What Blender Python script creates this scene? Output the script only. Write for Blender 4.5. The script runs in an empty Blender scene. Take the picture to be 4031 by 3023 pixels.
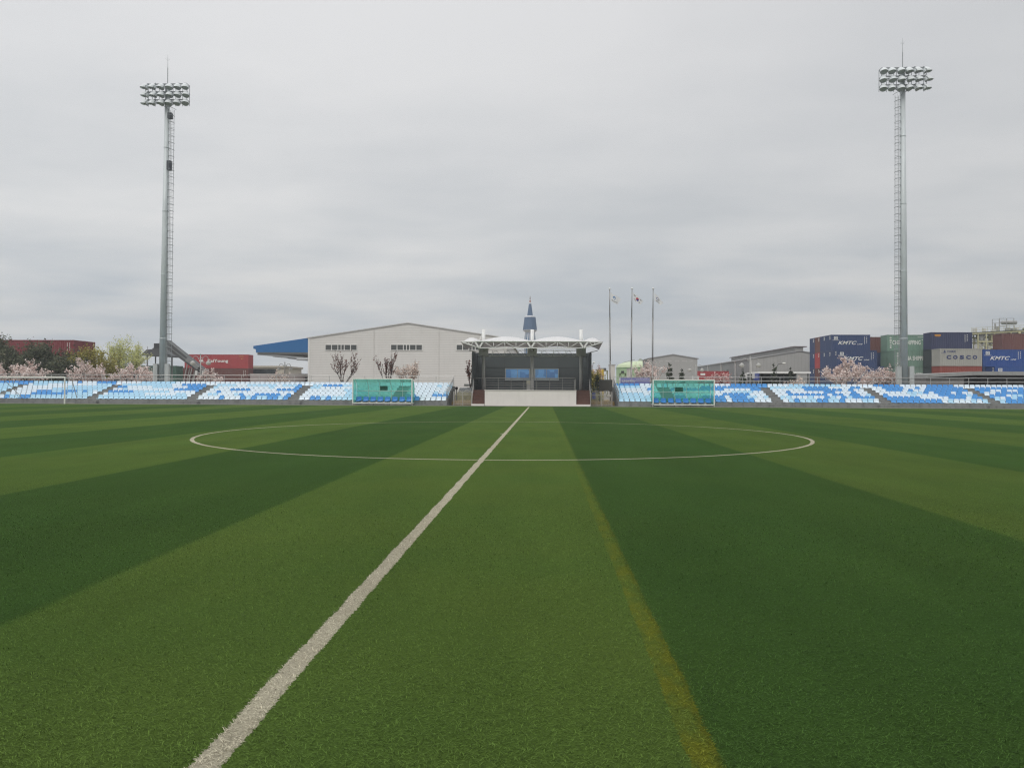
import bpy, bmesh, math, random
import numpy as np
from mathutils import Vector, Matrix
R = math.radians
sc = bpy.context.scene
COL = sc.collection
rnd = random.Random(7)

# ------------------------------------------------------------------ camera
FPX = 3027.0
HCAM = 1.40
YAW, PITCH, ROLL = R(2.42), R(0.426), R(0.26)
CM = (Matrix.Rotation(YAW, 3, 'Z') @ Matrix.Rotation(R(90) + PITCH, 3, 'X') @ Matrix.Rotation(ROLL, 3, 'Z'))
cam = bpy.data.cameras.new('camera'); camo = bpy.data.objects.new('camera', cam); COL.objects.link(camo)
camo.matrix_world = Matrix.Translation((0, 0, HCAM)) @ CM.to_4x4()
cam.sensor_width = 36; cam.lens = 36 * FPX / 4031; cam.clip_end = 6000; cam.clip_start = 0.05
sc.camera = camo

def at(px, py, Y):
    """world point seen at a photograph pixel, on the plane at distance Y"""
    d = CM @ Vector(((px - 2015.5) / FPX, -(py - 1511.5) / FPX, -1))
    t = Y / d.y
    return Vector((d.x * t, Y, HCAM + d.z * t))
def X(px, Y, py=1500): return at(px, py, Y).x
def Z(px, py, Y): return at(px, py, Y).z

# ------------------------------------------------------------------ materials
MATS = {}
def nn(nt, t, **k):
    n = nt.nodes.new(t)
    for a, b in k.items():
        setattr(n, a, b)
    return n
def math_(nt, op, a, b=None, c=None, clamp=False):
    n = nt.nodes.new('ShaderNodeMath'); n.operation = op; n.use_clamp = clamp
    for i, v in enumerate((a, b, c)):
        if v is None: continue
        if isinstance(v, (int, float)): n.inputs[i].default_value = v
        else: nt.links.new(v, n.inputs[i])
    return n.outputs[0]
def mixc(nt, f, a, b, bt='MIX'):
    n = nt.nodes.new('ShaderNodeMix'); n.data_type = 'RGBA'; n.blend_type = bt
    for i, v in ((0, f), (6, a), (7, b)):
        if isinstance(v, (int, float)): n.inputs[i].default_value = v
        elif isinstance(v, tuple): n.inputs[i].default_value = (*v[:3], 1)
        else: nt.links.new(v, n.inputs[i])
    return n.outputs[2]
def noise(nt, vec, scale, detail=3, rough=.55):
    n = nt.nodes.new('ShaderNodeTexNoise'); n.inputs['Scale'].default_value = scale
    n.inputs['Detail'].default_value = detail; n.inputs['Roughness'].default_value = rough
    if vec is not None: nt.links.new(vec, n.inputs['Vector'])
    return n.outputs[0]
def mapping(nt, vec, scale=(1, 1, 1), loc=(0, 0, 0)):
    n = nt.nodes.new('ShaderNodeMapping'); n.inputs['Scale'].default_value = scale; n.inputs['Location'].default_value = loc
    nt.links.new(vec, n.inputs['Vector']); return n.outputs[0]
def ramp(nt, fac, stops):
    n = nt.nodes.new('ShaderNodeValToRGB'); e = n.color_ramp.elements
    while len(e) < len(stops): e.new(.5)
    for i, (p, c) in enumerate(stops):
        e[i].position = p; e[i].color = (*c[:3], 1)
    nt.links.new(fac, n.inputs[0]); return n.outputs[0]
def newmat(name):
    m = bpy.data.materials.new(name); m.use_nodes = True
    nt = m.node_tree; return m, nt, nt.nodes['Principled BSDF']

def M(name, col, rough=.6, metal=0, var=.12, scale=2.5, streak=0., dirt=(.12, .10, .08), bump=0., spec=.4):
    """painted / plain surface with mottling and vertical dirt streaks of its own"""
    if name in MATS: return MATS[name]
    m, nt, p = newmat(name)
    geo = nn(nt, 'ShaderNodeNewGeometry').outputs['Position']
    n1 = noise(nt, geo, scale, 5)
    k = math_(nt, 'MULTIPLY_ADD', n1, 2 * var, 1 - var)
    c = mixc(nt, 1.0, col, (1, 1, 1), 'MULTIPLY')
    vm = nn(nt, 'ShaderNodeVectorMath', operation='SCALE'); nt.links.new(c, vm.inputs[0]); nt.links.new(k, vm.inputs[3])
    c = vm.outputs[0]
    if streak > 0:
        s = noise(nt, mapping(nt, geo, (3.1, 3.1, .35)), 1.0, 5, .65)
        f = math_(nt, 'MULTIPLY', math_(nt, 'SUBTRACT', s, .48, clamp=True), streak * 4, clamp=True)
        c = mixc(nt, f, c, dirt)
    nt.links.new(c, p.inputs['Base Color'])
    p.inputs['Roughness'].default_value = rough; p.inputs['Metallic'].default_value = metal
    p.inputs['Specular IOR Level'].default_value = spec
    if bump:
        b = nn(nt, 'ShaderNodeBump'); b.inputs['Strength'].default_value = bump; b.inputs['Distance'].default_value = .02
        nt.links.new(noise(nt, geo, scale * 8, 4), b.inputs['Height']); nt.links.new(b.outputs[0], p.inputs['Normal'])
    MATS[name] = m
    return m

def Mleaf(name, stops, rough=.7, trans=.25):
    """leaves or petals: each small face picks its own tint"""
    if name in MATS: return MATS[name]
    m, nt, p = newmat(name)
    isl = nn(nt, 'ShaderNodeNewGeometry').outputs['Random Per Island']
    c = ramp(nt, isl, stops)
    p.inputs['Roughness'].default_value = rough; p.inputs['Specular IOR Level'].default_value = .25
    nt.links.new(c, p.inputs['Base Color'])
    tr = nn(nt, 'ShaderNodeBsdfTranslucent'); nt.links.new(c, tr.inputs[0])
    mx = nn(nt, 'ShaderNodeMixShader'); mx.inputs[0].default_value = trans
    nt.links.new(p.outputs[0], mx.inputs[1]); nt.links.new(tr.outputs[0], mx.inputs[2])
    nt.links.new(mx.outputs[0], nt.nodes['Material Output'].inputs[0])
    MATS[name] = m
    return m

# ------------------------------------------------------------------ mesh builder
class MB:
    def __init__(s): s.v = []; s.f = []; s.m = []; s.uv = None
    def add(s, vs, fs, mi=0):
        b = len(s.v); s.v += [tuple(q) for q in vs]
        s.f += [tuple(b + i for i in f) for f in fs]; s.m += [mi] * len(fs); return s
    def box(s, x0, x1, y0, y1, z0, z1, mi=0):
        vs = [(x0, y0, z0), (x1, y0, z0), (x1, y1, z0), (x0, y1, z0), (x0, y0, z1), (x1, y0, z1), (x1, y1, z1), (x0, y1, z1)]
        return s.add(vs, [(0, 3, 2, 1), (4, 5, 6, 7), (0, 1, 5, 4), (1, 2, 6, 5), (2, 3, 7, 6), (3, 0, 4, 7)], mi)
    def cyl(s, p, q, r0, r1=None, n=8, mi=0, cap=True, ph=0.):
        p = Vector(p); q = Vector(q); r1 = r0 if r1 is None else r1
        d = (q - p).normalized()
        a = Vector((0, 0, 1)) if abs(d.z) < .95 else Vector((1, 0, 0))
        u = d.cross(a).normalized(); w = d.cross(u)
        vs = []
        for c, r in ((p, r0), (q, r1)):
            for i in range(n):
                t = 2 * math.pi * (i + ph) / n
                vs.append(c + u * (r * math.cos(t)) + w * (r * math.sin(t)))
        fs = [(i, (i + 1) % n, n + (i + 1) % n, n + i) for i in range(n)]
        if cap: fs += [tuple(range(n))[::-1], tuple(range(n, 2 * n))]
        return s.add(vs, fs, mi)
    def bar(s, p, q, w, mi=0): return s.cyl(p, q, w * .7071, None, 4, mi, True, .5)
    def tube(s, pts, r, n=6, mi=0):
        for a, b in zip(pts[:-1], pts[1:]): s.cyl(a, b, r, None, n, mi)
        return s
    def lathe(s, prof, c=(0, 0, 0), n=16, mi=0, ph=0., Mx=None):
        vs = []; c = Vector(c)
        for r, z in prof:
            for i in range(n):
                t = 2 * math.pi * (i + ph) / n
                q = Vector((r * math.cos(t), r * math.sin(t), z))
                if Mx is not None: q = Mx @ q
                vs.append(c + q)
        fs = []
        for k in range(len(prof) - 1):
            for i in range(n):
                j = (i + 1) % n
                fs.append((k * n + i, k * n + j, (k + 1) * n + j, (k + 1) * n + i))
        return s.add(vs, fs, mi)
    def prism(s, poly, y0, y1, mi=0):
        """polygon in x,z extruded along y"""
        n = len(poly)
        vs = [(x, y0, z) for x, z in poly] + [(x, y1, z) for x, z in poly]
        fs = [tuple(range(n)), tuple(range(n, 2 * n))[::-1]] + [(i, n + i, n + (i + 1) % n, (i + 1) % n) for i in range(n)]
        return s.add(vs, fs, mi)
    def prismx(s, poly, x0, x1, mi=0):
        """polygon in y,z extruded along x"""
        n = len(poly)
        vs = [(x0, y, z) for y, z in poly] + [(x1, y, z) for y, z in poly]
        fs = [tuple(range(n)), tuple(range(n, 2 * n))[::-1]] + [(i, n + i, n + (i + 1) % n, (i + 1) % n) for i in range(n)]
        return s.add(vs, fs, mi)
    def grid(s, fn, nu, nv, mi=0, mif=None):
        vs = [fn(i / nu, j / nv) for j in range(nv + 1) for i in range(nu + 1)]
        b = len(s.v); s.v += [tuple(q) for q in vs]
        for j in range(nv):
            for i in range(nu):
                a = b + j * (nu + 1) + i
                s.f.append((a, a + 1, a + nu + 2, a + nu + 1))
                s.m.append(mif((i + .5) / nu, (j + .5) / nv) if mif else mi)
        return s
    def xform(s, Mx):
        s.v = [tuple(Mx @ Vector(q)) for q in s.v]; return s
    def mesh(s, name, mats, off=(0, 0, 0), smooth=False, fixn=True):
        me = bpy.data.meshes.new(name)
        ox, oy, oz = off
        me.from_pydata([(a - ox, b - oy, c - oz) for a, b, c in s.v], [], s.f)
        for m in (mats if isinstance(mats, (list, tuple)) else [mats]): me.materials.append(m)
        me.polygons.foreach_set('material_index', s.m)
        if fixn and len(s.f) < 30000:
            bm = bmesh.new(); bm.from_mesh(me); bmesh.ops.recalc_face_normals(bm, faces=bm.faces); bm.to_mesh(me); bm.free()
        if smooth:
            me.polygons.foreach_set('use_smooth', [True] * len(me.polygons))
        me.update(); return me
    def build(s, name, mats, parent=None, smooth=False, label=None, cat=None, group=None, kind=None, fixn=True):
        if parent is not None:
            off = Vector((0, 0, 0)); q = parent
            while q is not None: off += q.location; q = q.parent
        else:
            a = np.array(s.v); off = Vector(((a[:, 0].min() + a[:, 0].max()) / 2, (a[:, 1].min() + a[:, 1].max()) / 2, a[:, 2].min()))
        o = bpy.data.objects.new(name, s.mesh(name, mats, off, smooth, fixn)); COL.objects.link(o)
        if parent is not None: o.parent = parent
        else: o.location = off
        tag(o, label, cat, group, kind); return o

def tag(o, label=None, cat=None, group=None, kind=None):
    if label: o['label'] = label
    if cat: o['category'] = cat
    if group: o['group'] = group
    if kind: o['kind'] = kind
    return o
def thing(name, label, cat, loc=(0, 0, 0), group=None):
    o = bpy.data.objects.new(name, None); COL.objects.link(o); o.location = loc; o.empty_display_size = .3
    return tag(o, label, cat, group)
def copy_tree(o, parent=None):
    c = o.copy(); COL.objects.link(c)
    if parent is not None: c.parent = parent
    for ch in [q for q in bpy.data.objects if q.parent == o]: copy_tree(ch, c)
    return c

def text_mb(txt, bold=0., shear=0., space=1.):
    cu = bpy.data.curves.new('lettering', 'FONT'); cu.body = txt; cu.size = 1; cu.offset = bold; cu.shear = shear
    cu.space_character = space; cu.resolution_u = 3; cu.align_x = 'LEFT'
    o = bpy.data.objects.new('lettering', cu); COL.objects.link(o)
    dg = bpy.context.evaluated_depsgraph_get(); dg.update()
    me = bpy.data.meshes.new_from_object(o.evaluated_get(dg))
    v = [tuple(q.co) for q in me.vertices]; f = [tuple(p.vertices) for p in me.polygons]
    bpy.data.objects.remove(o); bpy.data.curves.remove(cu); bpy.data.meshes.remove(me)
    return v, f
def text_on(mb, txt, x0, x1, z0, z1, y, bold=.02, shear=0., mi=0, space=1., side=None):
    """letters lying on the plane y, filling the box x0..x1, z0..z1 (side=x: lying on the plane x instead, running along y)"""
    v, f = text_mb(txt, bold, shear, space)
    if not v: return mb
    xs = [q[0] for q in v]; ys = [q[1] for q in v]
    a, b, c, d = min(xs), max(xs), min(ys), max(ys)
    out = []
    for q in v:
        u = x0 + (x1 - x0) * (q[0] - a) / (b - a); w = z0 + (z1 - z0) * (q[1] - c) / (d - c)
        out.append((u, y, w) if side is None else (side, u, w))
    return mb.add(out, f, mi)
# ------------------------------------------------------------------ sky, sun
w = bpy.data.worlds.new('World'); sc.world = w; w.use_nodes = True
nt = w.node_tree; bg = nt.nodes['Background']
SUN_EL, SUN_AZ = R(52), R(200)
sky = nn(nt, 'ShaderNodeTexSky'); sky.sky_type = 'NISHITA'; sky.sun_disc = False
sky.sun_elevation = SUN_EL; sky.sun_rotation = SUN_AZ; sky.dust_density = 3
d = nn(nt, 'ShaderNodeTexCoord').outputs['Generated']
sep = nn(nt, 'ShaderNodeSeparateXYZ'); nt.links.new(d, sep.inputs[0])
zc = math_(nt, 'MAXIMUM', sep.outputs[2], 0.0)
den = math_(nt, 'ADD', zc, .10)
cmb = nn(nt, 'ShaderNodeCombineXYZ')
nt.links.new(math_(nt, 'DIVIDE', sep.outputs[0], den), cmb.inputs[0]); nt.links.new(math_(nt, 'DIVIDE', sep.outputs[1], den), cmb.inputs[1])
n1 = noise(nt, mapping(nt, cmb.outputs[0], (.9, 1.0, 1), (3.1, .4, 0)), .72, 5, .5)
n2 = noise(nt, mapping(nt, cmb.outputs[0], (.8, 1.2, 1), (8, 2.2, 0)), 1.5, 5, .5)
nz = math_(nt, 'MULTIPLY_ADD', n2, .35, math_(nt, 'MULTIPLY', n1, .65))
f = nn(nt, 'ShaderNodeMapRange'); f.inputs[1].default_value = .39; f.inputs[2].default_value = .61; nt.links.new(nz, f.inputs[0])
# grey-blue bases of the cloud deck, pale thin places between them
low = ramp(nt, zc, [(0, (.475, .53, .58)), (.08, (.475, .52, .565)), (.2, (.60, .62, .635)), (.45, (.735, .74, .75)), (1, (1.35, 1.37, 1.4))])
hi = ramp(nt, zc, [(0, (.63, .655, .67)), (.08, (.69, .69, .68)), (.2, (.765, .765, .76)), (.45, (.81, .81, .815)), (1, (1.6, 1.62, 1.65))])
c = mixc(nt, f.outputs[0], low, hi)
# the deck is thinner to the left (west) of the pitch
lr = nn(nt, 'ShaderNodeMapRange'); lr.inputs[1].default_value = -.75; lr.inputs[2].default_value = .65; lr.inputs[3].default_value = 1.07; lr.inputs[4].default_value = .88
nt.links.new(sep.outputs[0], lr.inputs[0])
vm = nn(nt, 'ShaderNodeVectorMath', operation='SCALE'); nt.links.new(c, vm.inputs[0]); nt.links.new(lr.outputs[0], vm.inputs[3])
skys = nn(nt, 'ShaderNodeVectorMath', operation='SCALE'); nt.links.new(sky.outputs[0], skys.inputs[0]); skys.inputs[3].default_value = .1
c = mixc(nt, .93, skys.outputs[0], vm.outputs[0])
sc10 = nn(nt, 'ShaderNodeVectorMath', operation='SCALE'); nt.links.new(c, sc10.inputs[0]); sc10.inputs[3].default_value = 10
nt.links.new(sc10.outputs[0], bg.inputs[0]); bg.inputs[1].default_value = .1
sl = bpy.data.lights.new('sun', 'SUN'); sl.energy = 1.25; sl.angle = R(25); sl.color = (1, .965, .91)
so = bpy.data.objects.new('sun', sl); COL.objects.link(so)
# sun_rotation is measured from +Y towards +X
sd = Vector((math.sin(SUN_AZ) * math.cos(SUN_EL), math.cos(SUN_AZ) * math.cos(SUN_EL), math.sin(SUN_EL)))
so.rotation_euler = (-sd).to_track_quat('-Z', 'Y').to_euler(); so.location = sd * 100
sc.view_settings.view_transform = 'Standard'; sc.view_settings.look = 'None'; sc.view_settings.exposure = 0.0; sc.view_settings.gamma = 1
sc.render.engine = 'CYCLES'
sc.cycles.use_denoising = True; sc.cycles.denoising_input_passes = 'RGB_ALBEDO_NORMAL'; sc.cycles.denoising_prefilter = 'NONE'; sc.cycles.filter_width = 1.25; sc.cycles.max_bounces = 6; sc.cycles.transparent_max_bounces = 12; sc.cycles.sample_clamp_indirect = 4

# ------------------------------------------------------------------ ground and turf
XL, XC, YC, RC = -1.250, -1.29, 24.45, 9.16     # halfway line, centre circle
YT, YE = 62.9, 64.9                           # far touchline, edge of the turf
def turf_color(nt, vec, rough_edges=True):
    sp = nn(nt, 'ShaderNodeSeparateXYZ'); nt.links.new(vec, sp.inputs[0])
    x0, y0 = sp.outputs[0], sp.outputs[1]
    j = math_(nt, 'MULTIPLY_ADD', noise(nt, vec, 55, 2), .05, -.025)
    j2 = math_(nt, 'MULTIPLY_ADD', noise(nt, vec, 1.7, 2), .05, -.025)
    x = math_(nt, 'ADD', math_(nt, 'ADD', x0, j), j2) if rough_edges else math_(nt, 'ADD', x0, j2)
    y = math_(nt, 'ADD', y0, math_(nt, 'MULTIPLY', j, .6)) if rough_edges else y0
    fr = math_(nt, 'FRACT', math_(nt, 'DIVIDE', math_(nt, 'ADD', x, 77 - .655), 7.7))
    # nearest seam distance decides the blend, so neighbouring rolls interlock over a few centimetres
    tri = math_(nt, 'PINGPONG', math_(nt, 'ADD', fr, .25), .5)
    light = nn(nt, 'ShaderNodeMapRange'); light.inputs[1].default_value = .2425; light.inputs[2].default_value = .2575
    nt.links.new(tri, light.inputs[0]); light = math_(nt, 'SUBTRACT', 1.0, light.outputs[0])
    # each roll of turf has its own dye
    roll = nn(nt, 'ShaderNodeTexWhiteNoise', noise_dimensions='1D')
    nt.links.new(math_(nt, 'FLOOR', math_(nt, 'DIVIDE', math_(nt, 'ADD', x, 77 - .655), 3.85)), roll.inputs['W'])
    dk = mixc(nt, noise(nt, vec, .35, 3), (.036, .085, .0195), (.053, .097, .0195))
    lt = mixc(nt, noise(nt, vec, .35, 3), (.053, .106, .0220), (.086, .122, .0240))
    c = mixc(nt, light, dk, lt)
    rv = math_(nt, 'MULTIPLY_ADD', roll.outputs[0], .18, .91)
    pl = math_(nt, 'MULTIPLY_ADD', noise(nt, mapping(nt, vec, (1, .25, 1)), .9, 5, .6), .5, .75)
    fn = math_(nt, 'MULTIPLY_ADD', noise(nt, mapping(nt, vec, (1, 1.6, 1)), 95, 3, .7), 2.5, -.30, True) if rough_edges else math_(nt, 'MULTIPLY_ADD', noise(nt, vec, 30, 2, .6), 1.0, .5)  # dark flecks paint the shaded gaps and dark infill between fibres
    fn = math_(nt, 'MULTIPLY_ADD', fn, .85, .10) if rough_edges else fn
    k = math_(nt, 'MULTIPLY', math_(nt, 'MULTIPLY', rv, pl), fn)
    # rubbed yellow seam beside the halfway stripe
    ym = math_(nt, 'MULTIPLY', math_(nt, 'GREATER_THAN', x, .555), math_(nt, 'LESS_THAN', x, .68))
    yn = nn(nt, 'ShaderNodeMapRange'); yn.inputs[1].default_value = .44; yn.inputs[2].default_value = .60
    nt.links.new(noise(nt, mapping(nt, vec, (2.5, 1.2, 1), (2, .8, 0)), 2.6, 4, .6), yn.inputs[0])
    yf = nn(nt, 'ShaderNodeMapRange'); yf.inputs[1].default_value = 3; yf.inputs[2].default_value = 15; yf.inputs[3].default_value = 1; yf.inputs[4].default_value = .15
    nt.links.new(y0, yf.inputs[0])
    yy = math_(nt, 'MULTIPLY', math_(nt, 'MULTIPLY', ym, yf.outputs[0]), math_(nt, 'MULTIPLY_ADD', yn.outputs[0], .36, .20))
    c = mixc(nt, yy, c, (.155, .145, .010))
    # painted lines
    def band(v, c0, h): return math_(nt, 'LESS_THAN', math_(nt, 'ABSOLUTE', math_(nt, 'SUBTRACT', v, c0)), h)
    hw = math_(nt, 'MULTIPLY', band(x, XL, .058), math_(nt, 'LESS_THAN', y, YT + .05))
    dx = math_(nt, 'SUBTRACT', x, XC); dy = math_(nt, 'SUBTRACT', y, YC)
    rr = math_(nt, 'SQRT', math_(nt, 'ADD', math_(nt, 'MULTIPLY', dx, dx), math_(nt, 'MULTIPLY', dy, dy)))
    ln = math_(nt, 'MAXIMUM', math_(nt, 'MAXIMUM', hw, band(rr, RC, .052)), math_(nt, 'MAXIMUM', math_(nt, 'MULTIPLY', band(y, YT, .05), .45), math_(nt, 'LESS_THAN', rr, .13)))
    lc = mixc(nt, noise(nt, vec, 3, 4), (.36, .325, .245), (.47, .435, .335))
    c = mixc(nt, math_(nt, 'MULTIPLY', ln, .93), c, lc)
    vm = nn(nt, 'ShaderNodeVectorMath', operation='SCALE'); nt.links.new(c, vm.inputs[0]); nt.links.new(k, vm.inputs[3])
    return vm.outputs[0]
m, nt, p = newmat('turf'); geo = nn(nt, 'ShaderNodeNewGeometry').outputs['Position']
nt.links.new(turf_color(nt, geo), p.inputs['Base Color']); p.inputs['Roughness'].default_value = .9; p.inputs['Specular IOR Level'].default_value = .02
b = nn(nt, 'ShaderNodeBump'); b.inputs['Strength'].default_value = .8; b.inputs['Distance'].default_value = .02
nt.links.new(noise(nt, mapping(nt, geo, (1, 1.7, 1)), 60, 4, .7), b.inputs['Height']); nt.links.new(b.outputs[0], p.inputs['Normal'])
MATS['turf'] = m
m, nt, p = newmat('turf_blade'); at_ = nn(nt, 'ShaderNodeAttribute'); at_.attribute_name = 'root'
c = turf_color(nt, at_.outputs['Vector'], False)
isl = nn(nt, 'ShaderNodeNewGeometry').outputs['Random Per Island']
k = nn(nt, 'ShaderNodeMapRange'); k.inputs[3].default_value = .38; k.inputs[4].default_value = 1.75; nt.links.new(isl, k.inputs[0])
vm = nn(nt, 'ShaderNodeVectorMath', operation='SCALE'); nt.links.new(c, vm.inputs[0]); nt.links.new(k.outputs[0], vm.inputs[3])
nt.links.new(vm.outputs[0], p.inputs['Base Color']); p.inputs['Roughness'].default_value = .7; p.inputs['Specular IOR Level'].default_value = .05
MATS['blade'] = m

MB().add([(-550, -110, -.008), (550, -110, -.008), (550, 710, -.008), (-550, 710, -.008)], [(0, 1, 2, 3)]).build(
    'ground', M('yard_ground', (.20, .185, .16), .9, var=.25, scale=.3), kind='structure')
MB().add([(-75, -30, 0), (75, -30, 0), (75, YE, 0), (-75, YE, 0)], [(0, 1, 2, 3)]).build('football_pitch', MATS['turf'], kind='structure')
MB().box(-75, 75, YE + .002, YE + .13, -.05, .035).build('kerb', M('kerb_stone', (.30, .28, .25), .85, var=.2, scale=4), kind='structure')
MB().add([(-75, YE + .13, .002), (75, YE + .13, .002), (75, 75.5, .002), (-75, 75.5, .002)], [(0, 1, 2, 3)]).build(
    'perimeter_path', M('perimeter_asphalt', (.115, .11, .095), .9, var=.3, scale=1.5, bump=.3), kind='structure')

rs = np.random.default_rng(3)
def blades():
    N = 600000
    ymin, ymax, e = 2.3, 17.0, .62
    u = rs.random(N); yv = (ymin ** e + u * (ymax ** e - ymin ** e)) ** (1 / e)
    xv = (rs.random(N) * 2 - 1) * (yv * .74 + .5) - yv * .042
    az = rs.normal(0, .75, N) + np.where(rs.random(N) < .5, 0, math.pi)
    L = rs.uniform(.010, .024, N) * np.clip((ymax - yv) / 9.0, .15, 1)
    el = np.abs(rs.normal(.35, .28, N)) * np.clip((ymax - yv) / 9.0, .1, 1)
    wd = .0010 * np.clip(yv / 4.5, 1, 1.7)
    dx, dy = np.cos(az), np.sin(az)
    px_, py_ = -dy * wd, dx * wd
    V = np.zeros((N, 6, 3))
    for k, (t, ww, zz) in enumerate(((0, 1, 0), (.55, .9, .8), (1, .25, 1))):
        h = L * np.sin(el) * zz * (1 if k < 2 else .85)
        hx = L * np.cos(el) * t
        for s, sg in ((0, 1), (1, -1)):
            V[:, k * 2 + s, 0] = xv + dx * hx + sg * px_ * ww
            V[:, k * 2 + s, 1] = yv + dy * hx + sg * py_ * ww
            V[:, k * 2 + s, 2] = .002 + h
    base = (np.arange(N) * 6)[:, None, None]
    F = (base + np.array([[0, 1, 3, 2], [2, 3, 5, 4]])[None]).reshape(-1)
    me = bpy.data.meshes.new('turf_fibres')
    me.vertices.add(N * 6); me.vertices.foreach_set('co', V.reshape(-1))
    me.loops.add(N * 8); me.loops.foreach_set('vertex_index', F)
    me.polygons.add(N * 2); me.polygons.foreach_set('loop_start', np.arange(N * 2) * 4)
    me.update(calc_edges=True)
    a = me.attributes.new('root', 'FLOAT_VECTOR', 'POINT')
    rt = np.zeros((N, 6, 3)); rt[:, :, 0] = xv[:, None]; rt[:, :, 1] = yv[:, None]
    a.data.foreach_set('vector', rt.reshape(-1))
    me.materials.append(MATS['blade'])
    o = bpy.data.objects.new('turf_fibres', me); COL.objects.link(o)
    tag(o, 'loose green plastic grass fibres standing up from the near pitch', 'artificial grass', kind='stuff')
blades()
# ------------------------------------------------------------------ grandstands and seats
SXC = -1.05; Y0 = 66.0; TR = .765; RI = .208; ZB = .42
SW, GAP, S0 = 8.06, .95, 12.33
PITCH_S = SW / 17
conc = M('stand_concrete', (.22, .225, .22), .9, var=.28, scale=1.3, streak=.5, dirt=(.06, .06, .055), bump=.3)
nosing = M('step_nosing', (.42, .40, .36), .8)
steel = M('galvanised_steel', (.46, .45, .43), .45, .35, var=.1)
steel_d = M('weathered_steel', (.22, .215, .205), .5, .4, var=.15)
SEATM = {'W': M('white_seat_plastic', (.68, .77, .84), .38, var=.05, scale=1.1),
         'L': M('light_blue_seat_plastic', (.43, .66, .82), .38, var=.08, scale=1.1),
         'B': M('blue_seat_plastic', (.085, .31, .66), .38, var=.10, scale=1.1)}
CN = {'W': 'white', 'L': 'light blue', 'B': 'blue'}
sections = [  # key, start offset from stand centre, seats, what it is beside, rows front to top
 ('S5', -S0 - 4 * (SW + GAP) - SW, 17, None, ['LLLLLLLLLLLLLLLWL'[::-1]] * 6, 'LLLLLLLLLLLLBBBBB'),
 ('A', -S0 - 3 * (SW + GAP) - SW, 17, 'block behind the football goal',
  ['WBLLBBLLLLLLLLLLL', 'LWWWWBBBBBBBLLLLL', 'WWWWWBBBLLBBBLBLW', 'WWWWWWWLLLLLLLLLL', 'WWWWWWWWWLLLLLLLL', 'WLLLWWWWWWWWWWLLL'], 'LLLLLLLWWBWWWBBBB'),
 ('B', -S0 - 2 * (SW + GAP) - SW, 17, 'block below the left floodlight tower',
  ['LLLLLLLLLLLLLLLLL', 'WLLLLLLLWWWWWWLLW', 'BBBBBLLLLLLLWWWWW', 'WWLWWWWWWWWWBBBBB', 'BBWWWWWLLLLWWWBBB', 'LLLLLLLLLLWWBBBBB'], 'WWWLLLLLLLWWWWWWW'),
 ('C', -S0 - (SW + GAP) - SW, 17, 'block below the red containers',
  ['WWWWBWWWBLBLLBBLB', 'WLLWWWLBWWBBBBBWB', 'WWBWWWWWWWWWWWWWW', 'WWWWBBBBWWWWWBBBB', 'LWWWWWWWWWWLWWWWB', 'LLLLWWLLLLLLWLLLB'], 'WWWWWWWWWWWWWWWWW'),
 ('D', -S0 - SW, 17, 'block left of the left dugout',
  ['WWBBLBLLLLLLLLLLW', 'WWWWWWWWLLLLLLWWW', 'WWWWWWWWLLLLWWWWW', 'WWWWWWWLLLLWWWWWW', 'LLWWWWWWWWWWWWWWW', 'LLBBBBLLWWWWWWWWW'], 'WWWWWWWWWWWWWWWWW'),
 ('E', -7.4 - 8 * PITCH_S, 8, 'block right of the left dugout',
  ['LBBWWWWW', 'BBWWWBBB', 'WWWWWLWL', 'WWWWWWWW', 'WWWWWWWW', 'WWWWWLWL'], 'WWWWWWWW'),
 ('F', 7.4, 8, 'block left of the right dugout',
  ['LLLLLLLL', 'LLLLLLLL', 'LLLLLWLL', 'LWWWWWWW', 'LWWWWWBW', 'LLLLLWWW'], 'BBBBBWWW'),
 ('G', S0, 17, 'block behind the right dugout',
  ['LLLLLBBBBWBBBBWWW', 'BBWWLBBBBWBBBLLWL', 'LLWWWWWWWBBBBBWWW', 'WWWWWWWWWWWLLLLWW', 'BBBBBBBBBBWWWWWBB', 'WWWWWWBBBBBBBBBBB'], 'WWWWWWWWWWWWBBBBB'),
 ('H', S0 + (SW + GAP), 17, 'block below the blue containers',
  ['WLBLLLBBLLBWWWLLW', 'LLWWWLWWBLWBLBBBB', 'WWBBBBBBBWBBWBBWL', 'WWBWWWWWWBBWWWBWW', 'WWWWWWBBBBBBBWBWW', 'LLLLLLBBBBBWWWWBB'], 'WWWWLLLLLLLLLLWWW'),
 ('I', S0 + 2 * (SW + GAP), 17, 'block below the right floodlight tower',
  ['BBBBBBBBBWLWWWLWL', 'BBBBBBWWWWWBBBWBB', 'BWWWWLWWWWBBBBBLB', 'WWWWWLLLBWBBBWBWW', 'WWBBBWBWWBBBBBBBB', 'WWBBBBWWBWBBBBBBB'], 'WBBBBBWWWWWBBBBBW'),
 ('J', S0 + 3 * (SW + GAP), 17, 'block at the far right edge',
  ['LBBBBBLBBBBBWLBBB', 'LWBLBBWBBLLBBBBBB', 'BBBWLLBBBWWBBBBBB', 'WWBBBBBBWWBBBBBLB', 'BBWWBWWBBBBBWWBBB', 'BBBBBBBBBBBBBBBBB'], 'WWWWWWWWWWWWWWWWW'),
]
AISLE_TOP = {'A': 'WW', 'B': 'WW', 'C': 'WW', 'D': 'WW', 'S5': 'BB', 'G': 'BB', 'H': 'WW', 'I': 'WW', 'F': 'WL', 'J': 'WW'}
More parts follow.
